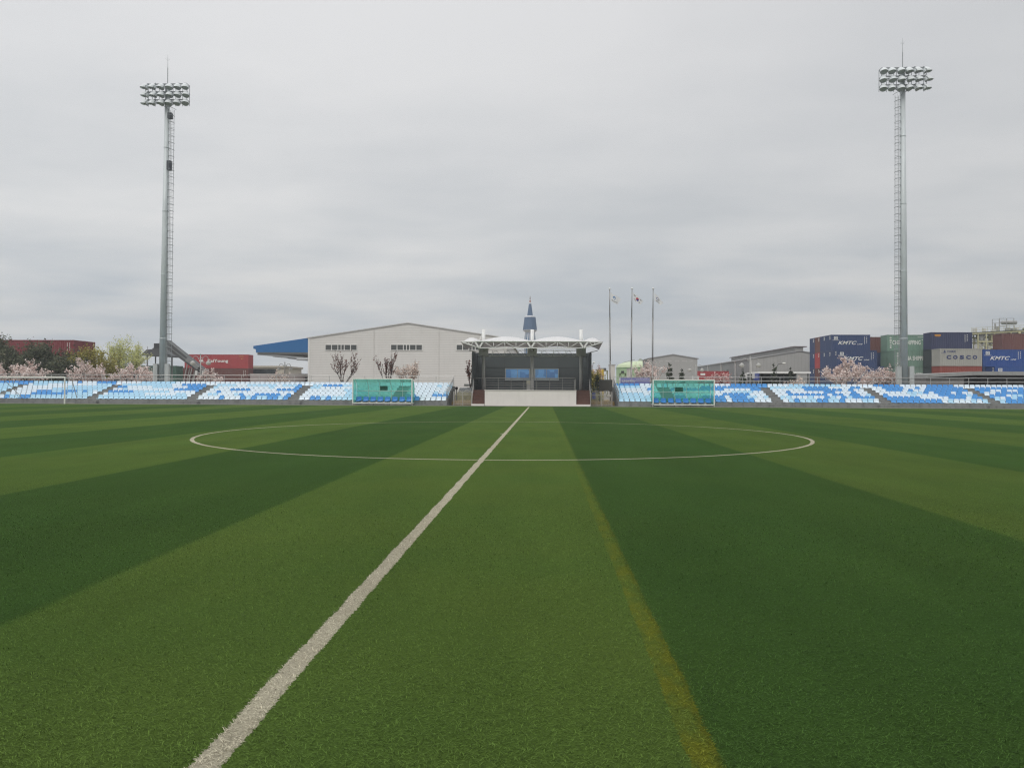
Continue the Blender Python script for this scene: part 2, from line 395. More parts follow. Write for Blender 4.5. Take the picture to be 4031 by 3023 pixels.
def seat_mesh_mb(Mx=None, mi=0, mb=None):
    mb = mb or MB()
    prof = [(-.39, .045, .17), (-.385, .075, .195), (-.30, .068, .205), (-.15, .05, .208), (-.06, .052, .208), (-.015, .085, .208), (.01, .16, .207), (.035, .27, .205), (.05, .345, .20), (.056, .375, .165)]
    nx = 6; n = len(prof); vs = []
    for side in (0, 1):
        for i, (y, z, hw) in enumerate(prof):
            for k in range(nx + 1):
                s = 2 * k / nx - 1
                dish = .022 * (1 - s * s)
                yy, zz = y, z
                if i >= 5: yy += dish
                else: zz -= dish
                if side: yy += .022 if i >= 5 else .006; zz -= .0 if i >= 5 else .03
                vs.append((s * hw, yy, zz))
    fs = []; W = nx + 1
    for i in range(n - 1):
        for k in range(nx):
            a = i * W + k
            fs.append((a, a + 1, a + W + 1, a + W)); b = n * W + a
            fs.append((b, b + W, b + W + 1, b + 1))
    for i in range(n - 1):
        for k in (0, nx):
            a = i * W + k; b = n * W + a
            fs.append((a, a + W, b + W, b))
    for i in (0, n - 1):
        for k in range(nx):
            a = i * W + k; b = n * W + a
            fs.append((a, b, b + 1, a + 1))
    if Mx is not None: vs = [Mx @ Vector(q) for q in vs]
    return mb.add(vs, fs, mi)
sm_cache = {k: seat_mesh_mb().mesh('stadium_seat', SEATM[k], smooth=False) for k in 'WLB'}
for me in sm_cache.values(): me.polygons.foreach_set('use_smooth', [True] * len(me.polygons)); me.update()
SN = seat_mesh_mb()
ORD = ['first', 'second', 'third', 'fourth', 'fifth', 'sixth', 'seventh', 'eighth', 'ninth', 'tenth', 'eleventh', 'twelfth', 'thirteenth', 'fourteenth', 'fifteenth', 'sixteenth', 'seventeenth']
stuff_seats = MB()
KI = {'W': 0, 'L': 1, 'B': 2}
def seat_pos(x, r): return Vector((x, Y0 + .42 + TR * r, ZB + RI * r))
def place(k, x, r, label, group):
    o = bpy.data.objects.new('stadium_seat', sm_cache[k]); COL.objects.link(o)
    o.location = seat_pos(x, r); o.rotation_euler.z = rnd.gauss(0, .012)
    tag(o, label, 'seat', group)
def place_stuff(k, x, r):
    p = seat_pos(x, r); a = rnd.gauss(0, .012)
    stuff_seats.add([(p.x + q[0], p.y + q[1] + q[0] * a, p.z + q[2]) for q in SN.v], SN.f, KI[k])
xR = X(4031, Y0) + .4; xLm = X(0, Y0) - .4
nind = 0
for key, s, n, desc, rows, top in sections:
    for r, pat in enumerate(rows + [top]):
        for i, k in enumerate(pat):
            x = SXC + s + (i + .5) * PITCH_S
            vis = xLm < x < xR
            if r < 2 and desc and vis:
                place(k, x, r, f"{CN[k]} plastic seat, {ORD[i]} from left in {('front', 'second')[r]} row, {desc}", f'{("front", "second")[r]} row stand seats'); nind += 1
            elif -58 < x < 52: place_stuff(k, x, r)
    if key in AISLE_TOP:
        for i, k in enumerate(AISLE_TOP[key]):
            x = SXC + s + n * PITCH_S + (i + .5) * GAP / 2 if key != 'F' else SXC + s + n * PITCH_S + .12 + (i + .5) * .5
            nm = {'A': 'left of the left floodlight tower', 'B': 'left of the red containers', 'C': 'right of the red containers', 'G': 'beside the open shed', 'H': 'left of the right floodlight tower', 'I': 'right of the right floodlight tower'}.get(key)
            if nm and xLm < x < xR:
                place(k, x, 6, f"{CN[k]} top row seat over the aisle {nm}, its {('left', 'right')[i]} one", 'top row seats above the aisles'); nind += 1
            else: place_stuff(k, x, 6)
x = SXC - 7.4 - 8 * PITCH_S
for i in (0, 1): place_stuff('W', x - .3 - .5 * i, 6)
o = stuff_seats.build('stadium_seats', [SEATM[k] for k in 'WLB'], None, True, 'white and blue plastic seats filling the upper rows of both grandstands', 'seats', kind='stuff', fixn=False)

def grandstand(label, xa, xb, aisles, inner):
    root = thing('grandstand', label, 'grandstand', ((xa + xb) / 2, Y0, 0))
    t = MB()
    prof = [(Y0, 0)]
    for r in range(7): prof += [(Y0 + TR * r, ZB + RI * r), (Y0 + TR * (r + 1), ZB + RI * r)]
    YB = Y0 + TR * 7 + .5
    prof[-1] = (YB, prof[-1][1]); prof += [(YB, 0)]
    t.prismx(prof, xa, xb)
    # pilaster ribs and footing under the front row
    t.box(xa + .01, xb - .01, Y0 - .10, Y0 + .05, -.01, .15)
    x = xa + 1.3
    while x < xb: t.box(x - .02, x + .02, Y0 - .012, Y0 + .02, .16, ZB - .01); x += 2.013
    tr = t.build('terrace', conc, root)
    for a0, a1 in aisles:
        s = MB()
        for r in range(6):   # half steps of the stair
            z = ZB + RI * r
            s.box(a0 + .02, a1 - .02, Y0 + TR * (r + .5), Y0 + TR * (r + 1) - .004, z + .002, z + RI / 2)
            s.box(a0 + .02, a1 - .02, Y0 + TR * r + .004, Y0 + TR * r + .05, z + .003, z + .012, 1)
        s.box(a0 - .35, a1 + .35, Y0 - .45, Y0 - .012, 0, .24)
        s.box(a0 - .36, a1 + .36, Y0 - .47, Y0 - .38, .242, .256, 1)
        s.build('aisle_steps', [conc, nosing], tr)
    ZT = ZB + RI * 6
    YR = YB - .15
    g = MB()
    for z in (ZT + .98, ZT + .62): g.cyl((xa + .1, YR, z), (xb - .1, YR, z), .028, n=6)
    xi = inner; sg = 1 if inner == xb else -1
    xi -= sg * .1
    # sloping rail down the inner end
    for dz in (.95, .62): g.cyl((xi, YR, ZT + dz), (xi, Y0 + .25, ZB + dz - .1), .026, n=6)
    rail = g.build('guard_rail', steel, root)
    n = int((xb - xa) / 1.68)
    for i in range(n + 1):
        x = xa + .1 + (xb - xa - .2) * i / n
        if abs(x) < 53: MB().cyl((x, YR, ZT), (x, YR, ZT + 1.0), .026, n=6).build('rail_post', steel, rail)
    for i in range(10):
        t_ = i / 9; y = Y0 + .25 + (YR - Y0 - .25) * t_
        MB().cyl((xi, y, ZB + (ZT - ZB) * max(0, t_ - .04)), (xi, y, ZB + (ZT - ZB) * t_ + .9), .022, n=6).build('rail_post', steel_d, rail)
    return root
def ais(sg):
    out = [(SXC + sg * (7.4 + 8 * PITCH_S), SXC + sg * S0)]
    for i in range(4):
        a = SXC + sg * (S0 + SW + i * (SW + GAP)); out.append((a, a + sg * GAP))
    return [tuple(sorted(q)) for q in out]
grandstand('long low concrete grandstand left of the pavilion with pale seats and steel top rail', SXC - 58, SXC - 7.33, ais(-1), SXC - 7.33)
grandstand('long low concrete grandstand right of the pavilion with white and blue seats', SXC + 7.33, SXC + 55, ais(1), SXC + 7.33)

# ------------------------------------------------------------------ dugouts
m, nt, p = newmat('green_polycarbonate'); geo = nn(nt, 'ShaderNodeNewGeometry').outputs['Position']
col = mixc(nt, noise(nt, mapping(nt, geo, (1, 1, 1)), .8, 4), (.13, .45, .37), (.25, .58, .50))
nt.links.new(col, p.inputs['Base Color']); p.inputs['Roughness'].default_value = .25
tp = nn(nt, 'ShaderNodeBsdfTransparent'); tp.inputs[0].default_value = (.33, .90, .74, 1)
tl = nn(nt, 'ShaderNodeBsdfTranslucent'); nt.links.new(col, tl.inputs[0])
m1 = nn(nt, 'ShaderNodeMixShader'); m1.inputs[0].default_value = .35; nt.links.new(p.outputs[0], m1.inputs[1]); nt.links.new(tl.outputs[0], m1.inputs[2])
m2 = nn(nt, 'ShaderNodeMixShader'); nt.links.new(m1.outputs[0], m2.inputs[1]); nt.links.new(tp.outputs[0], m2.inputs[2])
fz = nn(nt, 'ShaderNodeMapRange'); fz.inputs[1].default_value = .35; fz.inputs[2].default_value = .65; fz.inputs[3].default_value = .30; fz.inputs[4].default_value = .55
nt.links.new(noise(nt, geo, .45, 3), fz.inputs[0]); nt.links.new(fz.outputs[0], m2.inputs[0])
nt.links.new(m2.outputs[0], nt.nodes['Material Output'].inputs[0]); poly_g = m
white_tube = M('white_painted_tube', (.78, .78, .74), .45, var=.1, streak=.25, dirt=(.3, .27, .22))
seat_dark = M('dugout_seat_plastic', (.025, .20, .55), .35, var=.1)
rubber = M('rubber', (.03, .03, .03), .7)
def dugout(label, x0):
    W, H, D = 5.08, 2.30, 1.35
    yf = 64.98; zb = .16
    root = thing('dugout', label, 'dugout', (x0 + W / 2, yf + D / 2, 0), 'dugouts in front of the grandstands')
    def prof(t):   # t 0 bottom back ... 1 top front
        if t < .45: return yf + D, zb + .05 + t / .45 * 1.20
        a = (t - .45) / .55 * math.pi / 2
        return yf + D - (D - .06) * (1 - math.cos(a)), zb + 1.25 + (H - zb - 1.25 - .04) * math.sin(a)
    f = MB()
    for x in (x0, x0 + W): f.bar((x, yf, zb), (x, yf, H), .085)
    f.bar((x0 - .04, yf, H - .02), (x0 + W + .04, yf, H - .02), .09); f.bar((x0, yf, zb + .04), (x0 + W, yf, zb + .04), .085)
    f.bar((x0, yf + D, zb + .04), (x0 + W, yf + D, zb + .04), .06)
    for x in (x0, x0 + W): f.bar((x, yf, zb + .04), (x, yf + D, zb + .04), .06)
    f.build('frame', white_tube, root)
    for i in range(6):
        x = x0 + .04 + (W - .08) * i / 5; r = MB()
        pts = [(x, *prof(k / 12)) for k in range(13)]
        r.tube(pts, .022, 5); r.build('rib', white_tube, root)
    MB().bar((x0, yf + D - .02, zb + 1.09), (x0 + W, yf + D - .02, zb + 1.09), .05).build('middle_rail', white_tube, root)
    g = MB(); g.grid(lambda u, v: (x0 + .03 + u * (W - .06), prof(v)[0] + .03, prof(v)[1] + .01), 5, 24)
    g.build('roof_panel', poly_g, root, True)
    for x in (x0 + .004, x0 + W - .004):
        pl = [prof(k / 14) for k in range(15)] + [(yf, H - .04), (yf, zb)]
        MB().add([(x, y, z) for y, z in pl], [tuple(range(len(pl)))]).build('side_panel', poly_g, root)
    q = MB(); q.box(x0 + W * .405, x0 + W * .535, yf + D - .03, yf + D - .01, zb + 1.14, zb + 1.52)
    q.build('notice_panel', M('dark_green_panel', (.012, .11, .075), .4, var=.4, scale=3), root)
    b = MB(); b.bar((x0 + .1, yf + .55, zb + .15), (x0 + W - .1, yf + .55, zb + .15), .06)
    for i in range(4): b.bar((x0 + W * (i + .5) / 4, yf + .55, zb + .04), (x0 + W * (i + .5) / 4, yf + .55, zb + .15), .05)
    b.build('bench_beam', white_tube, root)
    for i in range(8):
        s = seat_mesh_mb(Matrix.Translation((x0 + .34 + i * (W - .68) / 7, yf + .72, zb + .19)) @ Matrix.Diagonal((1.12, 1.1, 1.05, 1)))
        s.build('seat', seat_dark, root, True)
    for x in (x0 - .02, x0 + W * .35, x0 + W * .62, x0 + W + .02):
        for y in (yf + .02, yf + D - .05):
            c = MB(); c.cyl((x - .025, y, .075), (x + .025, y, .075), .075, n=12); c.bar((x, y, .08), (x, y, zb + .02), .05)
            c.build('castor', rubber if abs(x - x0 - W / 2) < W * .45 else M('pale_castor', (.45, .42, .36), .6), root)
    return root
dugout('green see-through dugout with blue seats standing left of the pavilion', X(1389, 64.98))
dugout('green see-through dugout with blue seats standing right of the flagpoles', X(2571, 64.98))

# ------------------------------------------------------------------ goal
def goal():
    y = 64.6; xr = X(255, y); W = 7.32; xl = xr - W; H = 2.36; D = 1.5
    root = thing('football_goal', 'white football goal frame parked in front of the leftmost seats', 'goal', ((xl + xr) / 2, y, 0))
    wt = M('goal_white_paint', (.72, .71, .66), .4, var=.08, streak=.15)
    for x in (xl, xr): MB().cyl((x, y, 0), (x, y, H), .06, n=12).build('goalpost', wt, root)
    MB().cyl((xl - .06, y, H - .06), (xr + .06, y, H - .06), .06, n=12).build('crossbar', wt, root)
    gt = M('goal_grey_tube', (.40, .38, .34), .5)
    for x in (xl, xr):
        t = MB(); t.tube([(x, y, H - .06), (x + .05, y + .85, H - .08), (x + .05, y + D + .35, .05)], .03, 8)
        t.tube([(x, y, .045), (x + .05, y + D + .35, .045)], .035, 8); t.build('back_stay', gt, root)
    MB().cyl((xl, y + D + .35, .04), (xr + .05, y + D + .35, .04), .035, n=8).build('ground_bar', gt, root)
    xm = X(25, y)
    for a, b in ((-.45, .30), (.45, -.30)):
        MB().tube([(xm + a, y + .05, H - .1), (xm + a * .2, y + .8, 1.4), (xm + b + .35, y + D + .3, .05)], .022, 6).build('cross_stay', gt, root)
goal()
# ------------------------------------------------------------------ pavilion (crop pixel -> photo pixel)
def cx(u): return 1760 + u * .28933
def cy(v): return 1140 + v * .28933
def P(u, v, Y): return at(cx(u), cy(v), Y)
white_wall = M('white_render', (.80, .76, .72), .8, var=.07, scale=.9, streak=.10, dirt=(.42, .38, .34))
wood = M('brown_deck_boards', (.115, .058, .045), .65, var=.3, scale=5)
darkwall = M('charcoal_wall_panel', (.080, .092, .094), .5, var=.15, scale=.8)
darkmetal = M('dark_grey_metal', (.07, .075, .075), .45, .3)
fabric = M('white_roof_fabric', (.80, .80, .80), .5, var=.05)
fab_in = M('shaded_roof_fabric', (.60, .55, .55), .7, var=.08)  # underside of the same fabric, greyed as shade and pinked against green turf bounce
wsteel = M('white_painted_steel', (.74, .74, .72), .4, var=.06)
csteel = M('grey_column_paint', (.52, .52, .51), .5, var=.18, scale=2, streak=.5, dirt=(.1, .1, .1))
def pavilion():
    PX = P(1150, 1400, 66).x
    root = thing('pavilion', 'open pavilion with white arched fabric roof on three columns between the grandstands', 'pavilion', (PX, 68.5, 0))
    xl, xr = P(512, 1500, 65.9).x, P(1757, 1500, 65.9).x
    yF, yB = 65.9, 71.6
    zD = P(1150, 1367, yF).z
    b = MB(); b.box(xl, xr, yF, yB + .3, 0, zD - .06); b.box(xl - .03, xr + .03, yF - .04, yB + .3, zD - .057, zD)
    b.build('podium', white_wall, root)
    sxl, sxr = P(340, 1500, 65.9).x, P(1950, 1500, 65.9).x
    for a, c in ((sxl, xl - .035), (xr + .035, sxr)):
        s = MB(); n = 5
        for i in range(n):
            z0 = .16 + (zD - .16) * i / n; z1 = .16 + (zD - .16) * (i + 1) / n
            s.box(a, c, yF + .05 + .27 * i, yB, z0 + .002, z1 - .012)
            s.box(a - .01, c + .0, yF + .03 + .27 * i, yF + .36 + .27 * i, z1 - .010, z1 + .014)
        s.build('steps', wood, root)
        MB().box(a - .06, c, yF - .14, yF + .3, 0, .16).build('step_plinth', white_wall, root)
    # walls
    wl, wr = P(350, 1100, 67.3).x, P(1950, 1100, 67.3).x
    zt = P(1150, 868, yB).z
    bw = MB(); bw.box(wl, wr, yB, yB + .16, 0, zt)
    bw.box(wl, wr, yB - .05, yB - .003, zt - .26, zt - .02)
    back = bw.build('back_wall', darkwall, root)
    for u in (785, 1522, 520, 1800):
        x = P(u, 1100, yB).x; MB().box(x - .025, x + .025, yB - .03, yB - .003, zD, zt - .28).build('wall_joint', darkmetal, back)
    z = P(1150, 1062, yB).z; MB().box(wl + .1, wr - .1, yB - .016, yB - .002, z - .02, z + .02).build('wall_joint', darkmetal, back)
    z2 = P(350, 845, 67.3).z
    for x0, x1 in ((wl - .08, wl), (wr, wr + .08)):
        s = MB(); s.prismx([(67.3, zD - .2), (yB - .002, zD - .2), (yB - .002, zt), (67.3, z2)], x0, x1); sw = s.build('side_wall', darkwall, root)
        for y in (67.32, 68.8, 70.2): MB().bar(((x0 + x1) / 2, y, zD - .1), ((x0 + x1) / 2, y, z2 - .1), .115).build('wall_post', darkmetal, sw)
    # windows
    m, nt, p = newmat('blue_window_glass'); geo = nn(nt, 'ShaderNodeNewGeometry').outputs['Position']
    vo = nn(nt, 'ShaderNodeTexVoronoi'); vo.inputs['Scale'].default_value = 1.3; vo.distance = 'CHEBYCHEV'
    nt.links.new(mapping(nt, geo, (1, 1, .8)), vo.inputs['Vector'])
    bw_ = nn(nt, 'ShaderNodeSeparateColor'); nt.links.new(vo.outputs['Color'], bw_.inputs[0])
    cc = ramp(nt, bw_.outputs[0], [(0, (.09, .20, .44)), (.45, (.12, .32, .66)), (.8, (.18, .42, .76)), (1, (.08, .15, .31))])  # blocky blues paint the reflections of buildings into the pane colour
    nt.links.new(cc, p.inputs['Base Color']); p.inputs['Roughness'].default_value = .12; p.inputs['Metallic'].default_value = .0
    p.inputs['Coat Weight'].default_value = .4
    glass = m
    alu = M('window_aluminium', (.30, .33, .34), .4, .2)
    for u0, u1 in ((787, 1128), (1186, 1522)):
        a, c = P(u0, 1070, yB - .05), P(u1, 1240, yB - .05)
        fr = MB(); t = .10
        fr.box(a.x, c.x, yB - .085, yB - .032, a.z - t * .8, a.z); fr.box(a.x, c.x, yB - .085, yB - .032, c.z, c.z + .26)
        fr.box(a.x, a.x + t, yB - .083, yB - .034, c.z + .26, a.z - t * .8); fr.box(c.x - t, c.x, yB - .083, yB - .034, c.z + .26, a.z - t * .8)
        w_ = fr.build('window', alu, back)
        mid = (a.x + c.x) / 2
        for p0, p1 in ((a.x + t, mid - .02), (mid + .02, c.x - t)):
            MB().box(p0, p1, yB - .06, yB - .04, c.z + .26, a.z - t * .8).build('pane', glass, w_)
        MB().box(mid - .02, mid + .02, yB - .075, yB - .035, c.z + .26, a.z - t * .8).build('mullion', alu, w_)
    # columns
    yC = 69.0
    zm = P(1158, 545, yC).z; zb2 = P(1158, 905, yC).z; zb1 = P(1158, 800, yC).z
    colx = [P(u, 1000, yC).x for u in (495, 1157, 1822)]
    for x in colx:
        c = MB(); c.cyl((x, yC, zD), (x, yC, zb1), .155, n=18); o = c.build('column', csteel, root, True)
        MB().cyl((x, yC, zb1), (x, yC, zm), .158, n=18).build('mast', wsteel, o, True)
        g = MB(); g.box(x - .42, x - .16, yC - .25, yC + .25, zb2, zb1 + .1); g.box(x + .16, x + .42, yC - .25, yC + .25, zb2, zb1 + .1); g.box(x - .19, x + .19, yC - .2, yC + .2, zb2 + .05, zb1 + .02)
        g.build('column_head', M('column_head_paint', (.45, .45, .44), .5, var=.2), o)
    # front truss
    yT = 64.4
    zt1 = P(1150, 712, yT).z; zt0 = P(1150, 795, yT).z
    xa, xb = P(200, 712, yT).x, P(2110, 712, yT).x
    vn = [P(u, 795, yT).x for u in (435, 1142, 1858)]
    tr = MB(); tr.cyl((xa, yT, zt1), (xb, yT, zt1), .05, n=8); tr.cyl((vn[0], yT, zt0), (vn[2], yT, zt0), .05, n=8)
    tr.cyl((xa, yT, zt1 - .03), (vn[0], yT, zt0), .045, n=8); tr.cyl((xb, yT, zt1 - .03), (vn[2], yT, zt0), .045, n=8)
    front = tr.build('front_truss', wsteel, root, True)
    def strut(p, q, r=.028, par=front, m_=wsteel): MB().cyl(p, q, r, n=6).build('strut', m_, par, True)
    for u in (632, 785, 938, 1347, 1500, 1652):
        x = P(u, 750, yT).x; strut((x, yT, zt0), (x, yT, zt1))
    for u0, u1 in ((505, 632), (785, 632), (785, 938), (1085, 938), (1210, 1347), (1500, 1347), (1500, 1652), (1795, 1652)):
        strut((P(u0, 712, yT).x, yT, zt1), (P(u1, 795, yT).x, yT, zt0))
    for u0, u1, s in ((265, 240, 0), (280, 320, 0), (365, 320, 0), (1935, 1975, 1), (2015, 1995, 1)):
        pt = P(u1, 712, yT).x; e0, e1 = (xa, vn[0]) if not s else (xb, vn[2])
        t_ = (pt - e0) / (e1 - e0); strut((P(u0, 712, yT).x, yT, zt1), (pt, yT, zt1 - .03 + (zt0 - zt1 + .03) * t_))
    for k, x in enumerate(vn):
        for sgn in (-1, 1):
            p0 = Vector((x, yT + .02, zt0)); p1 = Vector((x + sgn * .34, yT + .02, zt1 + .02))
            MB().bar(p0, p1, .13).build('node_strut', wsteel, front)
        MB().cyl((x, yT, zt0), (colx[k], yC, zb1 - .25), .07, n=8).build('rafter', M('rafter_grey', (.4, .4, .39), .5), root, True)
        MB().cyl((x, yT, zt1), (colx[k], yC, zb1 + .3), .05, n=8).build('rafter', M('rafter_grey', (.4, .4, .39), .5), root, True)
        MB().cyl((x, yT + .1, zt1 + .1), (colx[k], yC - .15, zm - .12), .014, n=5).build('stay_cable', wsteel, root)
    # rear truss at the columns
    r0, r1 = P(1150, 908, yC).z, P(1150, 828, yC).z
    t2 = MB(); t2.cyl((colx[0], yC, r0), (colx[2], yC, r0), .035, n=6); t2.cyl((colx[0], yC, r1), (colx[2], yC, r1), .035, n=6)
    e0, e1 = P(300, 830, yC).x, P(2050, 835, yC).x
    t2.cyl((colx[0], yC, r0 + .15), (e0, yC, r1), .035, n=6); t2.cyl((colx[2], yC, r0 + .15), (e1, yC, r1), .035, n=6)
    rt = t2.build('rear_truss', csteel, root)
    for i in range(2):
        a, c = colx[i], colx[i + 1]; n = 8
        for k in range(n):
            xk = a + (c - a) * (k + .5) / n
            strut((xk, yC, r0), (xk, yC, r1), .02, rt, csteel) if k % 2 else None
            strut((a + (c - a) * k / n, yC, r0 if k % 2 else r1), (a + (c - a) * (k + 1) / n, yC, r1 if k % 2 else r0), .02, rt, csteel)
    # fabric roof: arched bays between the valleys over the columns
    yR = 69.6; zR = P(1150, 822, yR).z
    x0, x1 = P(178, 700, yT).x, P(2125, 700, yT).x
    edges = [x0] + vn + [x1]
    amp = [.34, .44, .44, .34]
    def roof(u, v):
        x = x0 + (x1 - x0) * u
        for i in range(4):
            if x <= edges[i + 1] + 1e-6:
                s = (x - edges[i]) / (edges[i + 1] - edges[i]); A = amp[i]; break
        e = math.sin(math.pi * min(max(s, 0), 1)) ** .9
        y = yT - .06 + (yR - yT + .06) * v
        if i in (0, 3):
            endf = s if i == 0 else 1 - s
            y += (1 - endf) ** 2 * .5 * (1 - v)
        rear_arc = .30 * e * v
        valley = .42 if i in (1, 2) or True else .2
        base = .24 * min(1, min((x - x0), (x1 - x)) / .5)
        z = zt1 + .04 + (zR - zt1) * v + (base + (A - .10) * e) * math.sin(math.pi * min(1, v * 1.0) ** .8) + rear_arc
        return (x, y, z)
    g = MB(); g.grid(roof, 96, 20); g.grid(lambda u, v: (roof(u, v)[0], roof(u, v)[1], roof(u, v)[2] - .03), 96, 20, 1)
    g.build('roof_canopy', [fabric, fab_in], root, True, fixn=False)
    # white eaves piping
    ep = MB(); ep.tube([roof(k / 40, 0) for k in range(41)], .035, 6); ep.build('roof_edge', wsteel, root, True)
    # deck railing
    zr = zD; hr = P(1150, 1205, yF + .15).z - zD
    ra, rb = P(522, 1300, yF + .15).x, P(1745, 1300, yF + .15).x
    yr = yF + .15
    g = MB()
    for k, q in enumerate((1.0, .80, .60, .40, .18)): g.cyl((ra, yr, zr + hr * q), (rb, yr, zr + hr * q), .026 if k == 0 else .014, n=6)
    g.cyl((P(365, 1205, yF + 1.6).x, yF + 1.6, zr + hr), (ra, yr, zr + hr), .02, n=6)
    rail = g.build('deck_railing', steel_d, root)
    for i in range(8):
        x = ra + (rb - ra) * i / 7; MB().cyl((x, yr, zr), (x, yr, zr + hr), .024, n=6).build('railing_post', steel_d, rail)
    for x, xo in ((sxl, 1), (sxr, -1)):
        h = MB(); h.tube([(x, yF - .02, .15), (x, yF - .02, 1.05), (x, yF + 1.45, zD + .95), (x, yF + 1.45, zD)], .022, 6)
        h.tube([(x, yF - .02, .62), (x, yF + 1.45, zD + .5)], .016, 6); h.build('stair_handrail', steel, root)
        g = MB(); 
        for k in range(4): g.cyl((x, yF + 1.5, zD + .22 + .24 * k), (x, yB - .4, zD + .22 + .24 * k), .014, n=6)
        g.build('side_railing', steel_d, root)
    return zD, colx
zD, colx = pavilion()
# cabinet and bin on the deck
a, c = P(1083, 1235, 66.6), P(1130, 1362, 66.6)
t = thing('equipment_cabinet', 'beige and grey cabinet on the pavilion deck beside the middle column', 'cabinet', ((a.x + c.x) / 2, 66.6, zD))
MB().box(a.x, c.x, 66.4, 66.8, zD, zD + .52).build('base', M('cabinet_grey', (.27, .27, .26), .6), t)
MB().box(a.x - .01, c.x + .01, 66.38, 66.82, zD + .524, a.z).build('cover', M('cabinet_beige', (.40, .375, .31), .6), t)
a = P(1740, 1228, 66.35)
t = thing('litter_bin', 'tall grey cylindrical bin at the right end of the pavilion deck railing', 'bin', (a.x, 66.35, zD))
MB().cyl((a.x, 66.35, zD), (a.x, 66.35, a.z - .06), .09, n=14).build('drum', M('bin_grey', (.20, .20, .195), .5), t, True)
MB().lathe([(.095, 0), (.095, .04), (.05, .07), (.0, .08)], (a.x, 66.35, a.z - .058), 14).build('lid', steel_d, t)

# ------------------------------------------------------------------ gates beside the pavilion
galv = M('gate_grey_paint', (.44, .42, .385), .5, var=.15, streak=.2)
def gate(label, pxa, pxb, Y, ph):
    a, b = X(pxa, Y), X(pxb, Y); mid = (a + b) / 2; H = 1.32
    root = thing('double_gate', label, 'gate', (mid, Y, 0), 'picket gates beside the pavilion')
    for x in (a, mid, b): MB().bar((x, Y, 0), (x, Y, H * .93), .07).build('gate_post', galv, root)
    for l0, l1 in ((a + .05, mid - .05), (mid + .05, b - .05)):
        f = MB()
        for z in (.10, H * .72): f.bar((l0, Y, z), (l1, Y, z), .045)
        n = 8
        for i in range(n):
            x = l0 + (l1 - l0) * (i + .5) / n
            h = H * (.86 + .16 * math.sin(math.pi * (i + .5) / n))
            f.cyl((x, Y - .02, .10), (x, Y - .02, h), .018, n=6); f.lathe([(.018, 0), (.03, .02), (.0, .05)], (x, Y - .02, h), 6)
        f.build('gate_leaf', galv, root)
    c = MB().box(b - .42, b - .08, Y - .05, Y - .028, H * .62, H * .76) if ph else MB().box(mid + .06, mid + .45, Y - .05, Y - .028, H * .70, H * .74)
    c.build('latch_plate', M('latch_plate', (.5, .46, .41), .5), root)
gate('pale picket double gate left of the pavilion', 1787, 1856, 67.6, 0)
gate('pale picket double gate right of the pavilion', 2325, 2409, 67.6, 1)
MB().box(P(2005, 1300, 67.9).x - .22, P(2005, 1300, 67.9).x + .10, 67.66, 67.68, .62, 1.2).build('notice_sign', M('blue_sign', (.03, .07, .32), .5, var=.3, scale=6), label='small blue notice hanging on the gate right of the pavilion', cat='sign')
# dark board behind the right gate
a, c = at(2359, 1496, 70.4), at(2409, 1536, 70.4)
t = thing('notice_board', 'dark grey blank board on posts behind the right picket gate', 'board', ((a.x + c.x) / 2, 70.4, 0))
MB().box(a.x, c.x, 70.37, 70.43, c.z - .1, a.z - .03).build('panel', M('board_grey', (.085, .08, .068), .6, var=.12), t)
f = MB()
for x in (a.x, c.x): f.bar((x, 70.4, 0), (x, 70.4, a.z), .07)
f.bar((a.x - .03, 70.4, a.z), (c.x + .03, 70.4, a.z), .06); f.build('board_frame', darkmetal, t)

# ------------------------------------------------------------------ flagpoles and flags
def lin(r, g, b): return tuple(((q / 255) ** 2.2) for q in (r, g, b))
fw = M('flag_white', (.80, .80, .80), .7, var=.04); fr_ = M('flag_red', (.55, .06, .07), .7); fb = M('flag_blue', (.035, .06, .28), .7)
fk = M('flag_black', (.03, .03, .035), .7); fc = M('flag_sky_blue', (.06, .22, .45), .7); fg = M('flag_grey', (.35, .36, .38), .7)
FM = [fw, fr_, fb, fk, fc, fg]
def sheer(m_, k):
    """thin cloth lets light through"""
    nt = m_.node_tree; p = nt.nodes['Principled BSDF']; tl = nn(nt, 'ShaderNodeBsdfTranslucent'); nt.links.new(p.inputs['Base Color'].links[0].from_socket, tl.inputs[0])
    mx = nn(nt, 'ShaderNodeMixShader'); mx.inputs[0].default_value = k; nt.links.new(p.outputs[0], mx.inputs[1]); nt.links.new(tl.outputs[0], mx.inputs[2]); nt.links.new(mx.outputs[0], nt.nodes['Material Output'].inputs[0])
for m_ in FM: sheer(m_, .5)
sheer(fabric, .3); sheer(fab_in, .3)
def mi_korea(u, v):
    x, y = (u - .5) * 1.5, v - .5
    r = math.hypot(x, y)
    if r < .25: return 1 if y > .09 * math.sin(x / .25 * math.pi) else 2
    for cx_, cy_, ang in ((-.45, .30, .59), (.45, .30, -.59), (-.45, -.30, -.59), (.45, -.30, .59)):
        dx, dy = x - cx_, y - cy_
        a_ = dx * math.cos(ang) + dy * -math.sin(ang); b_ = dx * math.sin(ang) + dy * math.cos(ang)
        if abs(b_) < .13 and abs(a_) < .10 and int((a_ + .1) / .04) % 2 == 0: return 3
    return 0
def mi_city(u, v):
    x, y = (u - .42) * 1.5, v - .62
    r = math.hypot(x, y)
    if r < .22 and y > -.02 and r > .08: return 4
    if .14 < r < .2 and y < -.02 and x > -.1: return 2
    if .13 < v < .27 and .12 < u < .9 and int(u * 38) % 3: return 5 if int(u * 38) % 2 else 3
    return 0
